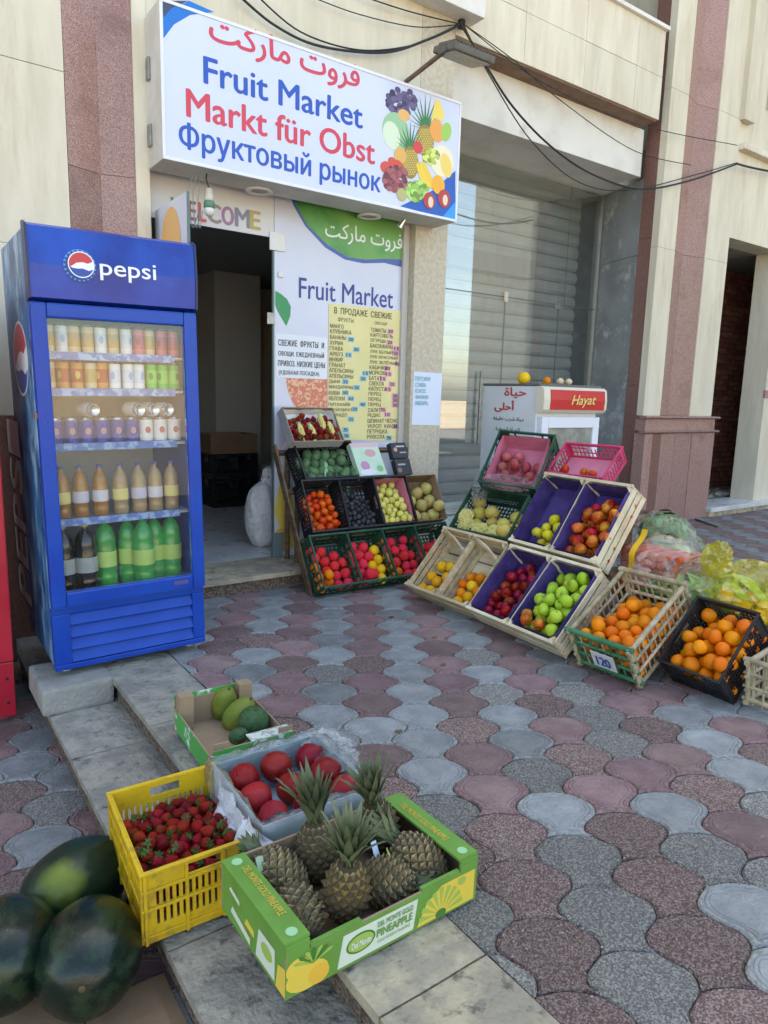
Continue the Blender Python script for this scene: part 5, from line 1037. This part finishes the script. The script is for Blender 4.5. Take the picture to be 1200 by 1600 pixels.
def leafy(parent, c, rad, n, mat, L=.07, wd=.05, seed=0, flat=.7):
    rg = random.Random(seed); mb = MB()
    for k in range(n):
        d = Vector((rg.gauss(0, 1), rg.gauss(0, 1), abs(rg.gauss(0, 1))*flat)).normalized(); p = Vector((d.x*rad[0], d.y*rad[1], d.z*rad[2]))*rg.uniform(.55, 1); t = d.orthogonal().normalized(); t.rotate(Matrix.Rotation(rg.random()*6.28, 3, d)); b_ = d.cross(t); V = []
        for i in range(5):
            for j in range(4):
                a, bb = i/4-.5, j/3-.5; V.append(p+t*a*L*1.3+b_*bb*wd*(1-1.1*a*a*2)+d*(.5*L*(-(a*a)*1.5)+.012*math.sin(a*16+k)*math.cos(bb*9)))
        mb.add(V, [(i*4+j, (i+1)*4+j, (i+1)*4+j+1, i*4+j+1) for i in range(4) for j in range(3)], 0, True)
    return mb.build('leaves', mat, parent, T(*c))
def bag_at(px, X, label, name='vegetable_bag', cat='bag'): q = pX(px[0], px[1], X); return empty(name, label, cat, T(q.x, q.y, .269)), q.z-.269
e_, zc = bag_at((1046, 815), 3.86, 'clear bag of pale lettuce on the table by the granite column')
leafy(e_, (0, 0, .07), (.15, .17, .22), 190, leafm, .085, .08, 2); crumple('film', (0, 0, .16), .20, .21, .19, film_g, '', '', None, 3, 4, .2, 1.5, e_, flat=-.155)
e_, zc = bag_at((1040, 775), 4.06, 'bag of darker green leaves behind the pale lettuce'); leafy(e_, (0, 0, .16), (.14, .17, .24), 120, leafd_, .08, .06, 5); crumple('film', (0, 0, .17), .18, .2, .18, film_g, '', '', None, 7, 4, .25, 1.5, e_, flat=-.165)
e_, zc = bag_at((1034, 862), 3.46, 'clear plastic bag of carrots with a yellow strip')
carr = M('carrot', (.56, .10, .02), .5, (.48, .07, .02), 30, rnd=.2, world=False, bump=.3)
for k in range(54):
    y_, z_ = -.16+(k % 9)*.039+random.uniform(-.008, .008), .03+(k//9)*.042; MB().tube([(-.13+random.uniform(-.02, .02), y_, z_), (0, y_+random.uniform(-.01, .01), z_+.006), (.13, y_*.9, z_)], .021, 8, r2=.009).build('carrot', carr, e_)
crumple('film', (0, 0, .16), .20, .22, .17, film_b, '', '', None, 11, 4, .22, 1.5, e_, flat=-.155)
V = [(-.19+.05*t*t+.02*math.sin(t*9), .06+q*.035-.05*t, .12+.26*t) for t in [i/8 for i in range(9)] for q in (0, 1)]; MB().add(V, [(2*i, 2*i+1, 2*i+3, 2*i+2) for i in range(8)], 0, True).build('strip', M('yellow_strip', (.70, .42, .02), .45), e_)
e_, zc = bag_at((1095, 912), 3.42, 'bag of long green cucumbers and herbs behind the orange crates')
for k in range(12): y_ = random.uniform(-.03, .03); MB().tube([(-.13+k*.024, -.24+y_, .04+.025*(k % 3)), (-.12+k*.022, y_, .075+.025*(k % 3)), (-.13+k*.024+y_, .24+y_, .05+.025*(k % 3))], .019, 8).build('cucumber', leafd_, e_)
leafy(e_, (0, .0, .06), (.16, .26, .11), 150, leafd_, .15, .028, 8); leafy(e_, (-.03, .05, .08), (.13, .2, .11), 50, leafm, .13, .03, 9); crumple('film', (0, 0, .105), .19, .30, .115, film_g, '', '', None, 14, 4, .22, 1.5, e_, flat=-.1)
e_, zc = bag_at((1168, 915), 3.46, 'crinkled yellow bag of peppers and leaves at the right edge')
for k in range(16): ball(.045, .05, .3, .2, 0, lump=.18, seed=k).build('pepper', M('pepper_yellow', (.72, .42, .01), .25, rnd=.15, world=False), e_, T(-.12+(k % 4)*.08, -.12+(k//4)*.08, .055+.03*(k % 3)))
crumple('film', (0, 0, .13), .21, .24, .15, film_y, '', '', None, 21, 4, .3, 1.5, e_, flat=-.125); leafy(e_, (0, .05, .1), (.15, .2, .13), 45, leafm, .12, .04, 12); crumple('knot', (-.02, .16, .27), .05, .07, .10, film_y, '', '', None, 23, 4, .4, 1.5, e_)
# woven sack by the doorway
e_ = empty('sack', 'white crumpled woven sack slumped just inside the doorway', 'sack', T(2.40, 5.0, .114)); crumple('bag', (0, 0, .245), .14, .13, .27, SACK, '', '', None, 6, 4, .09, 1.5, e_, flat=-.244); crumple('neck', (.05, 0, .53), .05, .05, .09, SACK, '', '', None, 9, 4, .4, 2, e_)
# ================================================================ boxes on the steps in front
# pineapple box
BX, BY, BZ = .625, 1.195, .010; bw, bl, bd = .575, .345, .130
mp = cols((BX, BY, BZ), (math.cos(R(1)), math.sin(R(1)), -.012), (-math.sin(R(1)), math.cos(R(1)), 0), (.012, 0, 1))
card_g = M('card_green', (.13, .29, .05), .55, (.11, .25, .04), 8, bump=.1, bscale=50); card_w = M('card_white', (.58, .62, .50), .6); card_y = M('card_yellow', (.70, .50, .07), .55); card_dk = M('card_deep_green', (.05, .18, .03), .55)
pb = empty('pineapple_box', 'green printed cardboard box of pineapples standing on the step edge', 'box', mp); th = .007
def pwall(a, b, of):
    mb = MB().box(a, b); mb.m[{'-y': 2, '+x': 3, '+y': 4, '-x': 5}[of]] = 1; return mb.build('wall', [kraft_in, card_g], pb)
pwall((0, 0, 0), (bw, th, bd-.03), '-y'); pwall((0, bl-th, 0), (bw, bl, bd), '+y'); pwall((0, th+.0005, 0), (th, bl-th-.0005, bd), '-x'); pwall((bw-th, th+.0005, 0), (bw, bl-th-.0005, bd), '+x')
bx('bottom', (th, th, .001), (bw-th, bl-th, .007), kraft_in, pb)
MB().box((-.002, .004, bd-.001), (.062, bl-.004, bd+.006)).build('top_flap', card_g, pb); MB().box((bw-.062, .004, bd-.001), (bw+.002, bl-.004, bd+.006)).build('top_flap', card_g, pb)
MB().box((0.063, .001, bd-.034), (.2, .012, bd-.022)).build('front_lip', card_g, pb); MB().box((bw-.19, .001, bd-.034), (bw-.063, .012, bd-.022)).build('front_lip', card_g, pb)
for x in (0, bw-.06): bx('corner_gusset', (x+(.0005), -.001, bd-.03), (x+.0595, th, bd-.0015), card_g, pb)
MB().box((.27, bl*.35, .008), (.276, bl*.62, .09)).build('divider', kraft_in, pb); MB().box((.276, bl*.35, .008), (.40, bl*.357, .085)).build('divider', kraft_in, pb)
fp = MB(); fmats = [card_w, card_y, card_dk, M('card_lime', (.30, .44, .08), .55), M('card_amber', (.72, .42, .05), .55)]
H_ = lambda k: .0006+k*.0003
fp.flat([(.135, .008), (.36, .008), (.372, .088), (.15, .088)], H_(0), 0); fp.disc(.20, .05, .042, .026, H_(1), 2, 20); fp.disc(.20, .05, .037, .021, H_(2), 3, 20)
fp.disc(.055, .035, .055, .034, H_(0), 1, 18); fp.disc(.085, .026, .028, .025, H_(1), 4, 16); fp.disc(.03, .065, .03, .026, H_(1), 1, 16)
for k in range(7): a = R(30+k*20); fp.flat([(.07, .06), (.07+.05*math.cos(a-.12), .06+.035*math.sin(a-.12)), (.07+.06*math.cos(a), .06+.04*math.sin(a)), (.07+.05*math.cos(a+.12), .06+.035*math.sin(a+.12))], H_(3)+k*.00005, 2 if k % 2 else 3)
fp.flat([(.372, .006), (.566, .006), (.566, .092), (.45, .092), (.40, .06)], H_(0), 1)
for k in range(9): a = R(10+k*20); fp.flat([(.45+.018*math.cos(a), .012+.018*math.sin(a)), (.45+.075*math.cos(a-.10), .012+.075*math.sin(a-.10)), (.45+.075*math.cos(a+.10), .012+.075*math.sin(a+.10))], H_(2)+k*.00005, 3)
fp.disc(.45, .014, .018, .012, H_(4), 2, 16); fp.disc(.52, .077, .014, .011, H_(3), 3, 14)
fp.build('front_print', fmats, pb, cols((0, 0, 0), (1, 0, 0), (0, 0, 1), (0, -1, 0)))
gtx = M('print_green', (.13, .30, .06), .5); wtx = M('print_white', (.68, .70, .62), .5); otx = M('print_gold', (.52, .42, .06), .5)
PF = lambda x, z: cols((x, -.0018, z), (1, 0, 0), (0, 0, 1), (0, -1, 0))
text('Del Monte', pb, PF(.173, .041), .055, .017, wtx, 'lettering', .03); text('DEL MONTE GOLD', pb, PF(.248, .066), .108, .014, gtx, 'lettering', .02); text('PINEAPPLE', pb, PF(.246, .040), .108, .020, gtx, 'lettering', .04); text('GOLD RESERVE PINEAPPLE', pb, PF(.248, .024), .1, .008, gtx, 'lettering')
LF = lambda y, z: cols((-.0018, y, z), (0, -1, 0), (0, 0, 1), (-1, 0, 0))
lf = MB(); lf.flat([(.20, .01), (.295, .01), (.295, .088), (.215, .088)], H_(0), 0); lf.disc(.255, .055, .028, .018, H_(1), 3, 16); lf.flat([(.30, .004), (.344, .004), (.344, .075), (.31, .065)], H_(0), 1); lf.flat([(.06, .03), (.17, .01), (.17, .028), (.07, .05)], H_(0), 0); lf.flat([(.05, .085), (.11, .075), (.11, .088), (.06, .097)], H_(0), 0); lf.flat([(.14, .05), (.19, .045), (.19, .062), (.15, .07)], H_(0), 1)
lf.build('side_print', fmats, pb, cols((0, bl, 0), (0, -1, 0), (0, 0, 1), (-1, 0, 0))); text('DEL MONTE GOLD PINEAPPLE', pb, cols((.028, bl-.06, bd+.0068), (0, -1, 0), (1, 0, 0), (0, 0, 1)), .2, .02, otx, 'lettering', .03); text('DEL MONTE GOLD PINEAPPLE', pb, cols((bw-.045, bl-.06, bd+.0068), (0, -1, 0), (1, 0, 0), (0, 0, 1)), .2, .02, otx, 'lettering', .03)
for x, y in ((.03, .03), (.03, bl-.03), (bw-.03, .03)): MB().disc(0, 0, .014, None, 0, 0, 14).build('round_print', M('print_mint', (.3, .55, .3), .5), pb, T(x, y, bd+.0066))
# pineapples
def pineapple(mt, label, r=.058, h=.165, crown=.15, seed=0, fan=1.0, s=1, gold=0):
    e = empty('pineapple', label, 'pineapple', mt, 'pineapples in the green box'); rg = random.Random(seed)
    V = []; F = []; mi = []; rows = 11; n = 12; mb = MB()
    P = lambda t: (r*(math.sin(math.pi*(.06+.88*t))**.55), h*(t-.5))
    mb.lathe([(0, -h/2)]+[(P(t)[0]*.95, P(t)[1]) for t in np.linspace(0, 1, 14)]+[(0, h/2)], 20, 1)
    for j in range(rows):
        t = (j+.5)/rows; rr, z = P(t)
        for i in range(n):
            a = 2*math.pi*(i+(.5 if j % 2 else 0))/n; da = math.pi/n*.98; dt = .98/rows
            def q(aa, tt, k): R_, zz = P(min(max(tt, .0), 1)); return (R_*k*math.cos(aa), R_*k*math.sin(aa), zz)
            c = [q(a, t-dt, .97), q(a+da, t, .97), q(a, t+dt, .97), q(a-da, t, .97), q(a, t+.1*dt, 1.10+rg.uniform(0, .02)), q(a, t+.45*dt, 1.19)]
            mb.add(c, [(0, 1, 4), (3, 0, 4)], 0); mb.add(c, [(1, 2, 5), (2, 3, 5)], 1); mb.add(c, [(1, 5, 4), (5, 3, 4)], 2)
    sk = M('pine_skin', (.185, .135, .055), .65, (.085, .07, .042), 30, bump=.6, bscale=160, rnd=.25, world=False, dirt=(.07, .08, .04), dscale=14); mb.build('body', [M('pine_skin_ripe', (.30, .19, .045), .6, (.14, .10, .035), 24, bump=.6, bscale=160, world=False) if gold else sk, M('pine_groove', (.07, .05, .025), .9), M('pine_tip', (.34, .26, .14), .65, (.14, .11, .06), 30, rnd=.25, world=False)], e)
    cb = MB()
    for k in range(40):
        ring_ = k/40; a = k*2.4; L_ = crown*(.55+.45*math.sin(math.pi*(.25+.6*ring_)))*rg.uniform(.8, 1.1); lean = (.62*(1-ring_)**1.1+.04)*fan; V = []; w0 = .0165*rg.uniform(.8, 1.2)
        for i in range(6):
            t = i/5; ang = lean*(.55+.75*t); o_ = (.010*(1-ring_)+L_*t*math.sin(ang)*.8); zz = h/2-.006+L_*t*math.cos(ang*.8); ca, sa = math.cos(a), math.sin(a); w1 = w0*(1-t)**.7*(1 if t < .99 else 0)+.0004
            V += [(o_*ca-w1*sa, o_*sa+w1*ca, zz), (o_*ca*.93, o_*sa*.93, zz-.002*(1-t)), (o_*ca+w1*sa, o_*sa-w1*ca, zz)]
        cb.add(V, [(i*3+j, i*3+j+1, (i+1)*3+j+1, (i+1)*3+j) for i in range(5) for j in (0, 1)], 0, True)
    cb.build('crown', M('pine_leaf', (.085, .115, .055), .5, (.15, .17, .085), 9, rnd=.2, world=False, stretch=(1, 1, .3), dirt=(.25, .22, .10), dscale=20), e)
def up_at(px, z, rx, ry, rz, s=1): q = pZ(px[0], px[1], z); return T(*q) @ Euler((R(rx), R(ry), R(rz))).to_matrix().to_4x4() @ Matrix.Scale(s, 4)
pineapple(up_at((541, 1392), .105, 6, -3, 20), 'golden-brown pineapple with upright crown at front centre of the box', seed=1, crown=.165, gold=1)
pineapple(up_at((497, 1330), .105, -4, 8, 80), 'dark pineapple with tall crown behind the front centre one', seed=2, crown=.165)
pineapple(up_at((590, 1290), .105, -8, 10, 140), 'pineapple with upright crown at the back of the box', seed=3, crown=.145)
pineapple(up_at((655, 1345), .085, -62, 8, 30), 'pineapple lying at the right end of the box', seed=4, crown=.11)
pineapple(up_at((603, 1377), .075, 96, 0, 62), 'pineapple lying beside the cardboard divider', seed=5, crown=.08, h=.15)
pineapple(up_at((437, 1368), .085, 70, 0, 200), 'upper pineapple lying at the left end of the box', seed=6, crown=.07)
pineapple(up_at((466, 1428), .07, 75, 0, 170), 'lower pineapple lying at the left front corner of the box', seed=7, crown=.06, h=.15)
for k, (px, z, c, rz) in enumerate((((408, 1358), .125, (.30, .45, .30), .3), ((487, 1408), .10, (.25, .32, .48), 1.2), ((588, 1333), .125, (.40, .52, .66), .4), ((613, 1343), .12, (.32, .45, .12), 1.0))):
    o = MB().box((-.012, -.001, -.03), (.012, .001, .03)).build('fruit_tag', M('tag_%d' % k, c, .35), None, up_at(px, z, -30, 15, math.degrees(rz))); tag(o, ('green tag on the leftmost pineapple', 'dark blue tag between the two front pineapples', 'pale blue tag near the box divider', 'lime tag at the right of the divider')[k], 'tag')
# pomegranate box with plastic liner
mq = NA((.772, 1.618, .138), -2, 0, 1, .128) ; qb = carton(mq, .372, .388, .128, 'cardboard box of large red pomegranates in clear plastic', (M('pom_board', (.40, .42, .44), .6, (.34, .36, .38), 6), M('pom_inside', (.20, .26, .27), .6)))
rg = random.Random(4); pts = [(.066+i*.117+rg.uniform(-.006, .006), .068+j*.120+rg.uniform(-.006, .006), .090+rg.uniform(0, .012)) for j in range(3) for i in range(3)]
where = ('front left corner', 'front middle', 'front right corner', 'left middle', 'centre', 'right middle', 'back left corner', 'back middle', 'back right corner')
for k, q in enumerate(pts): heap(pom, mq, [q], [rg.uniform(.93, 1.04)], 'large red pomegranate at the %s of the plastic-lined box' % where[k], 'pomegranate', 'pomegranates in front box', seed=k*3+1)
bx('padding', (.01, .01, .009), (.362, .378, .034), M('crumpled_paper', (.25, .30, .36), .7, bump=.5, bscale=60), qb)
lin = film('liner_film', (.62, .72, .76), .10, .04, .18, bump=.9, bscale=26)
def film_skirt(parent, w, l, z0, over, drop, mat, seed=0, amp=.016):
    per = [(0, 0, 1, 0, w, 0, -1), (w, 0, 0, 1, l, 1, 0), (w, l, -1, 0, w, 0, 1), (0, l, 0, -1, l, -1, 0)]; pts = []
    for x, y, dx, dy, L_, nx, ny in per:
        for k in range(14): s_ = k/14*L_; pts.append((x+dx*s_, y+dy*s_, nx, ny))
    prof = [(-.03, -.09), (-.02, -.05), (-.012, -.015), (.0, .014), (.014, .010), (.022, -.02), (.028, -drop)]; V = []; n = len(pts)
    for (x, y, nx, ny) in pts:
        sh = noise.noise(Vector((x*9+seed, y*9, 0)))
        for a, b_ in prof: p_ = Vector((x+nx*a*over, y+ny*a*over, z0+b_*(1+.6*sh))); V.append(p_+Vector((noise.noise(p_*24+Vector((seed, 0, 0))), noise.noise(p_*24+Vector((0, 7, seed))), noise.noise(p_*20+Vector((3, seed, 0)))))*amp)
    m_ = len(prof); F = [(i*m_+j, i*m_+j+1, ((i+1) % n)*m_+j+1, ((i+1) % n)*m_+j) for i in range(n) for j in range(m_-1)]
    return MB().add(V, F, 0, True).build('plastic_liner', mat, parent)
film_skirt(qb, .372, .388, .134, 1.2, .06, lin, 3)
crumple('plastic_flap', (.38, .30, .11), .075, .13, .035, lin, '', '', None, 31, 4, .45, 2.2, qb)
# crumpled printed bag between crate and box
bagm = M('printed_bag', (.58, .58, .62), .35, (.30, .10, .20), 22, .62, .72, bump=.6, bscale=40)
V = []; 
for i in range(15):
    for j in range(13):
        s_, t = i/14, j/12; p_ = Vector((.755-.035*t-.05*math.sin(t*3)*(1-s_)+.012*s_, 1.50+.42*s_, .135-.20*t+.02*math.sin(s_*7))); V.append(p_+Vector((noise.noise(p_*22), noise.noise(p_*22+Vector((4, 0, 0))), noise.noise(p_*22+Vector((0, 6, 0)))))*.03)
o = MB().add(V, [(i*13+j, (i+1)*13+j, (i+1)*13+j+1, i*13+j+1) for i in range(14) for j in range(12)], 0, False).build('printed_bag', bagm); tag(o, 'crumpled white plastic bag with purple print beside the yellow crate', 'bag')
# papaya box
card_pg = M('papaya_card', (.07, .34, .07), .5, (.62, .66, .62), 16, .56, .62)
mr = NA((.822, 2.10, .125), -2, 2, 0, .118); rb = carton(mr, .305, .43, .118, 'small bright green cardboard box of papayas on the step', (card_pg, kraft_in), notch=.28)
for x in (0, .24):
    for y in (0, .37): bx('corner_post', (x+.0055, y+.0055, .01), (x+.0595, y+.0115 if y == 0 else y+.054, .15 if y else .14), kraft_in, rb)
bx('end_flap', (.0, .4295, .06), (.305, .4345, .135), card_pg, rb)
bx('white_flap', (.14, .003, .118), (.30, .055, .121), M('flap_card', (.55, .58, .52), .6, (.30, .34, .28), 40, .5, .55), rb)
pap = fm_('papaya', (.13, .17, .03), (.42, .34, .05), .4, 5, rnd=.2, lo=.45, hi=.7); dkm = fm_('dark_melon', (.035, .085, .03), (.06, .12, .05), .55, 60, rnd=.1, bump=.6, bscale=150)
for px, rx, L_, m_, rot, lab, cat in (((350, 1100), .052, .098, pap, (30, -12, 20), 'green and yellow papaya at the back of the green box', 'papaya'), ((374, 1115), .052, .10, pap, (38, 8, 10), 'yellow-green papaya in the middle of the green box', 'papaya'), ((396, 1128), .06, .062, dkm, (20, 0, 0), 'dark green round avocado at the front of the green box', 'avocado'), ((372, 1150), .03, .04, dkm, (60, 0, 30), 'small dark avocado by the pomegranates', 'avocado')):
    q = pZ(px[0], px[1], .085); mb = ball(rx, L_, 0, 0, -.18 if cat == 'papaya' else 0, 20, 14, .06, px[0]); mb.lathe([(.006, L_*1.0), (.006, L_*1.06), (0, L_*1.06)], 6, 1)
    tag(mb.build(cat, [m_, stemm], None, T(*q) @ Euler([R(a) for a in rot]).to_matrix().to_4x4()), lab, cat)
# yellow crate with strawberries
yw, yl, yd = .325, .395, .215; my = NA((.452, 1.648, .106), -3, 2, 1, yd); yc = empty('plastic_crate', 'yellow plastic crate of strawberries on the lower step', 'crate', my)
def ywall(L_, mt):
    xs = [0]; ns = 15
    for k in range(ns): xs += [L_*(.10+.8*k/ns), L_*(.10+.8*(k+.45)/ns)]
    xs += [L_*.36, L_*.64, L_]; ys = [0, .028, .05, .095, .108, .150, .168, .198, yd]
    def hole(x, y):
        if x < L_*.1 or x > L_*.9: return False
        if y > .168 and y < .198: return L_*.36 < x < L_*.64
        k = (x/L_-.10)/.8*ns; return (k % 1) < .45 and (.05 < y < .095 or .108 < y < .150)
    holed(sorted(set(xs)), ys, hole, .005).build('wall', yellow_p, yc, mt)
ywall(yw, cols((0, .005, 0), (1, 0, 0), (0, 0, 1), (0, -1, 0))); ywall(yw, cols((0, yl, 0), (1, 0, 0), (0, 0, 1), (0, -1, 0))); ywall(yl-.012, cols((0, .006, 0), (0, 1, 0), (0, 0, 1), (1, 0, 0))); ywall(yl-.012, cols((yw-.005, .006, 0), (0, 1, 0), (0, 0, 1), (1, 0, 0)))
bx('base', (.006, .006, .001), (yw-.006, yl-.006, .007), yellow_p, yc)
for z, e1 in ((yd-.006, .009), (.100, .006), (.155, .006), (.018, .005)):
    for a, b in (((-e1, -e1), (yw+e1, -.0005)), ((-e1, yl+.0005), (yw+e1, yl+e1)), ((-e1, 0), (-.0005, yl)), ((yw+.0005, 0), (yw+e1, yl))): bx('rib', (a[0], a[1], z), (b[0], b[1], z+.008), yellow_p, yc, .0015)
for f in (.0, .34, .66, 1):
    bx('post', (f*(yw-.008), -.0075, .002), (f*(yw-.008)+.008, -.0006, yd-.007), yellow_p, yc); bx('post', (-.0075, f*(yl-.008), .002), (-.0006, f*(yl-.008)+.008, yd-.007), yellow_p, yc)
p, s = pack(290, yw-.006, yl-.006, .0185, (0, -.12, -1), 81, x0=.006, y0=.006, z0=.062, it=220, hmax=.6)
bx('packing_sheet', (.007, .007, .045), (yw-.007, yl-.007, .05), kraft, yc)
heap(straw, my, p, s*.95, 'strawberry in the yellow crate', 'strawberry', 'strawberries in the yellow crate', seed=81)
# watermelons on flattened cardboard
wmm = M('watermelon_skin', (.004, .012, .008), .24, (.016, .034, .016), 3, .45, .62, world=False, bump=.05, bscale=30, dirt=(.14, .16, .11), dscale=22, dlo=.69, dhi=.72, stretch=(5, 5, .6))
wmy = M('watermelon_patch', (.010, .032, .014), .32, (.24, .28, .025), 2.3, .60, .72, world=False, bump=.05, bscale=30, stretch=(1.0, 1, 1))
rotm = Euler((R(84), 0, R(-62)), 'XYZ').to_matrix(); PATCH = rotm.inverted() @ ((CAM-pZ(100, 1385, -.12)).normalized()*.11+Vector((-.04, 0, .03)))
def wmelon(px, z, r, L_, rot, m_, lab):
    q = pZ(px[0], px[1], z); mb = ball(r, L_, .05, .04, 0, 40, 26, .03, px[0]); mb.lathe([(0, L_*.955), (.008, L_*.955), (.010, L_*.93)][::-1], 8, 1); return tag(mb.build('watermelon', [m_, stemm], None, T(*q) @ Euler([R(a) for a in rot], 'XYZ').to_matrix().to_4x4()), lab, 'watermelon')
zg = -.248
n_, l_ = wmy.node_tree.nodes, wmy.node_tree.links      # the pale ground patch is part of this melon's skin
tc_ = n_.new('ShaderNodeTexCoord'); vd = n_.new('ShaderNodeVectorMath'); vd.operation = 'DISTANCE'; l_.new(tc_.outputs['Object'], vd.inputs[0]); vd.inputs[1].default_value = PATCH
nz = n_.new('ShaderNodeTexNoise'); nz.inputs['Scale'].default_value = 16; l_.new(tc_.outputs['Object'], nz.inputs['Vector']); ma = n_.new('ShaderNodeMath'); ma.operation = 'MULTIPLY_ADD'; ma.inputs[1].default_value = .075; l_.new(nz.outputs['Fac'], ma.inputs[0]); l_.new(vd.outputs['Value'], ma.inputs[2])
mr_ = n_.new('ShaderNodeMapRange'); mr_.inputs[1].default_value = .062; mr_.inputs[2].default_value = .108; l_.new(ma.outputs[0], mr_.inputs[0]); mx_ = n_.new('ShaderNodeMix'); mx_.data_type = 'RGBA'; l_.new(mr_.outputs[0], mx_.inputs[0]); mx_.inputs[6].default_value = (.15, .185, .012, 1); mx_.inputs[7].default_value = (.008, .026, .014, 1); l_.new(mx_.outputs[2], n_['Principled BSDF'].inputs['Base Color'])
wmelon((140, 1492), zg+.138, .131, .175, (74, 0, -18), wmm, 'large dark watermelon nearest the yellow crate, in front of the other two'); wmelon((8, 1488), zg+.14, .132, .175, (72, 0, -12), wmm, 'dark watermelon cut off by the left edge of the picture')
w3 = wmelon((120, 1380), zg+.128, .122, .172, (84, 0, -62), wmy, 'watermelon with yellow-green ground patch behind the other two')
cb_ = empty('flattened_cardboard', 'flattened brown cardboard under the watermelons', 'cardboard', T(0, 0, -.2585))
for k, (a, b) in enumerate((((-.35, .5), (.06, 1.78)), ((.063, .55), (.30, 1.82)), ((.303, .52), (.515, 1.70)))):
    V = []; F = []; nx, ny = 6, 14
    for i in range(nx+1):
        for j in range(ny+1):
            x = a[0]+(b[0]-a[0])*i/nx; y = a[1]+(b[1]-a[1])*j/ny; V.append((x, y, .006+.003*noise.noise(Vector((x*5, y*5, k)))-(.004 if i in (0, nx) else 0)))
    F = [(i*(ny+1)+j, (i+1)*(ny+1)+j, (i+1)*(ny+1)+j+1, i*(ny+1)+j+1) for i in range(nx) for j in range(ny)]
    MB().add(V, F).build('panel', kraft, cb_)
# ================================================================ things on the water fridge, inside the shop, on the ground
for px, me, lab, cat, sc in (((816, 589), melon, 'yellow melon on top of the white fridge', 'melon', 1.12), ((855, 596), orange, 'orange on top of the white fridge', 'orange', .95)):
    q = pZ(px[0], px[1], HH+.04); q = pX(px[0], px[1], HX+.25) if 0 else Vector((HX+.06+(px[0]-790)*.004, HY+.42-(px[0]-790)*.003, 0)); r_ = .048*sc if cat == 'melon' else .036*sc
    tag(ob(cat, (grapef if cat == 'melon' else me)[0], None, T(q.x, q.y, HH+r_*.93*1.0) @ Matrix.Scale(r_/(.039 if cat == 'melon' else .036), 4)), lab, cat)
for k, x in enumerate((.46, .57)): tag(citrus('onion', (.55, .42, .28), (.62, .5, .36), .032, .85, .12)[k].copy() and ob('onion', bpy.data.meshes['onion'], None, T(HX+x, HY+.2, HH+.031)), ('left one of two pale onions on the white fridge', 'right one of two pale onions on the white fridge')[k], 'onion', 'onions on the white fridge')
ic = wood_dark
m0 = T(2.75, 6.9, .114); plastic_crate(m0, .5, .4, .3, 'black crate stack base inside the dark shop', black_p); plastic_crate(m0 @ T(.0, .0, .31), .5, .4, .25, 'black crate on top of another inside the dark shop', black_p)
carton(T(2.72, 6.88, .114+.57), .52, .42, .2, 'brown carton on the black crates inside the shop', (kraft, kraft_in)); 
e_ = empty('carton', 'white spotted carton on the floor inside the shop', 'box', T(3.35, 6.9, .114)); bx('body', (0, 0, 0), (.3, .3, .42), M('white_carton', (.5, .5, .48), .6, (.12, .12, .12), 14, .64, .66), e_, .003)
o = MB().tube([pZ(1086, 811, .012), pZ(1121, 823, .012)], .011, 6).build('wooden_stick', wood_dark); tag(o, 'thin wooden stick lying on the pavement by the column', 'stick')
# rubble in the unfinished bay
rg = random.Random(5); rm = M('rubble', (.24, .21, .18), .95, (.36, .32, .27), 9, bump=1, bscale=30, rnd=.3)
for k in range(34):
    s_ = rg.uniform(.03, .09); crumple('rubble_piece', (rg.uniform(8.0, 9.5), rg.uniform(4.95, 5.55), .095+s_*.35), s_, s_*rg.uniform(.6, 1.2), s_*.6, rm, 'lump of rubble on the floor of the unfinished bay', 'rubble', None, k*1.7, 2, .5, 1.6, group='rubble in the bay')
# litter and scraps on the pavement
for k in range(14):
    x, y = rg.uniform(1.3, 4.5), rg.uniform(1.5, 3.6); o = crumple('dry_leaf', (x, y, .006), rg.uniform(.008, .02), rg.uniform(.006, .012), .003, M('dry_leaf', (.16, .11, .05), .9, rnd=.5), 'small dry scrap lying on the plaza paving', 'litter', None, k, 2, .4, 2, group='scraps on the paving')
gm_ = M('grit', (.22, .19, .16), .95, (.34, .31, .27), 30, world=True); gb = MB(); ico = bmesh.new(); bmesh.ops.create_icosphere(ico, subdivisions=1, radius=1); iv = [q.co.copy() for q in ico.verts]; ico.verts.index_update(); fi = [[q.index for q in f.verts] for f in ico.faces]; ico.free()
for k in range(1500):
    x = 1.12+abs(rg.gauss(0, .55)); y = rg.uniform(.6, 3.8); s_ = rg.uniform(.0012, .0035); gb.add([Vector((x, y, .0)) + Vector((q.x*s_*rg.uniform(.8, 1.4), q.y*s_, q.z*s_*.7)) for q in iv], fi)
for k in range(350):
    x, y = rg.choice([(rg.uniform(.80, .815), 0), (rg.uniform(.56, .80), 1), (rg.uniform(-.3, .5), 2)]); z_ = (-.1195, -.1195, -.2615)[y]; yy = rg.uniform(1.4, 3.3); s_ = rg.uniform(.001, .003); gb.add([Vector((x, yy, z_))+q*s_ for q in iv], fi)
tag(gb.build('loose_grit', gm_), 'loose sand grit scattered over paving and steps', 'grit', kind='stuff')
finish_texts()
